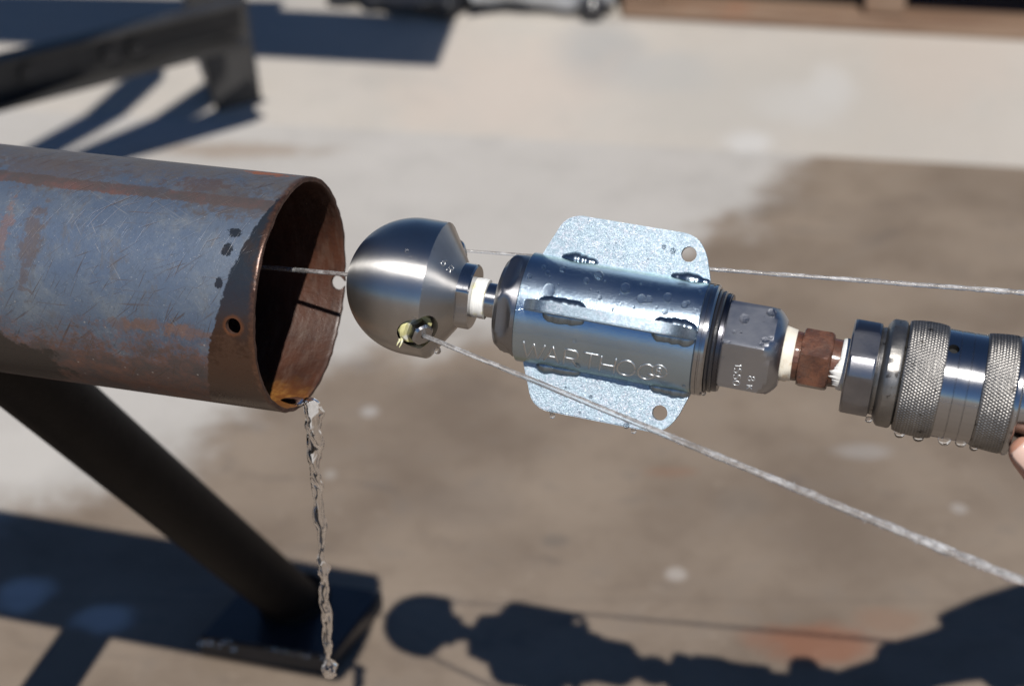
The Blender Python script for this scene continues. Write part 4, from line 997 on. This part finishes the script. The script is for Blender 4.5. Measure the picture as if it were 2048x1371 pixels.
for j in range(4): link('bottom_board', boxm((PLn / 2, .03 + j * (PW - .1) / 3, .012), (PLn / 2, 0, 0), (0, .03 if j == 0 else .05, 0), (0, 0, .012), .002), M_wood, pal)
for i in range(3): link('stringer', boxm((.03 + i * st, PW / 2, .025 + .045), (.03, 0, 0), (0, PW / 2 - .003, 0), (0, 0, .045), .002), M_wood, pal)
for j in range(6): link('deck_board', boxm((PLn / 2, .05 + j * (PW - .1) / 5, .116 + .011), (PLn / 2 + .002, 0, 0), (0, .056, 0), (0, 0, .011), .002), M_wood, pal)
# unseen dark box added over the pallet to keep its gaps black
blocker = link('dark_blocker', boxm((PLn / 2, PW / 2, .129 + .2), (PLn / 2 - .05, 0, 0), (0, PW / 2 - .05, 0), (0, 0, .2), .01), simple('dark_blocker', (.03, .03, .032, 1), .6), None, pm_)
tag(blocker, 'black plastic crate added unseen over the wooden pallet', 'blocker')
# ---- white sheeted bundle and black sheet at the head of the ramp
def lump(name, pxs, depth, hgt, mat, label, cat, seed, back=.03):
    p0, p1 = terr(*pxs[0]), terr(*pxs[1]); dx = p1 - p0; dx.z = 0; L = dx.length; dx.normalize(); dy = Vector((-dx.y, dx.x, 0))
    NU, NV = 60, 26; vs, fs = [], []
    for i in range(NU + 1):
        u = i / NU; e = min(1.0, (1 - abs(2 * u - 1)) * 9) ** .5
        for k in range(NV):
            a = 2 * math.pi * k / NV
            q = p0 + dx * (u * L) + dy * (back + depth * .5 + math.cos(a) * depth * .5 * e)
            z = TH + max(.002, hgt * .5 + math.sin(a) * hgt * .56 * e)
            nz = mnoise.noise(Vector((u * L * 9, math.cos(a) * 1.2, math.sin(a) * 1.2 + seed))) * .035 + mnoise.noise(Vector((u * L * 28, math.cos(a) * 3, math.sin(a) * 3 + seed))) * .012
            q = q + dy * nz * e; q.z = max(z + nz * .5 * e, TH + .002); vs.append(q)
    for i in range(NU):
        for k in range(NV):
            k2 = (k + 1) % NV; fs.append((i * NV + k, (i + 1) * NV + k, (i + 1) * NV + k2, i * NV + k2))
    fs.append(tuple(range(NV))); fs.append(tuple(NU * NV + k for k in reversed(range(NV))))
    M = Matrix.Translation((p0 + p1) / 2); o = link(name, mesh(local(vs, M.inverted()), fs, True, 0), mat, None, M); tag(o, label, cat); return o
lump('white_sheet_bundle', ((918, 54), (1243, 61)), .35, .22, simple('white_sheet', (.80, .84, .90, 1), .6, sc=12, var=.08), 'white plastic sheet bundle lying between black sheet and pallet', 'sheet bundle', 1.0)
lump('black_sheet', ((640, 8), (915, 44)), .25, .04, simple('black_sheet', (.015, .016, .02, 1), .45, sc=12), 'crumpled black plastic sheet at the head of the concrete ramp', 'plastic sheet', 5.0, back=.0)
pw = terr(1184, 40); v, f = lathe([(-.02, .005), (-.015, .013), (-.011, .018), (.011, .018), (.015, .013), (.02, .005)], 32)
Mw = Matrix(((0, pdx.x, 0, pw.x), (-1, pdx.y, 0, pw.y - .01), (0, 0, 1, TH + .0405), (0, 0, 0, 1)))
Mw = Matrix.Translation((pw.x, pw.y - .005, TH + .022)) @ Matrix.Rotation(R(90), 4, 'Z')
wh = link('caster_wheel', mesh(v, f, True, 30), M_rubber, None, Mw); tag(wh, 'small black wheel in front of the white sheet bundle', 'wheel')
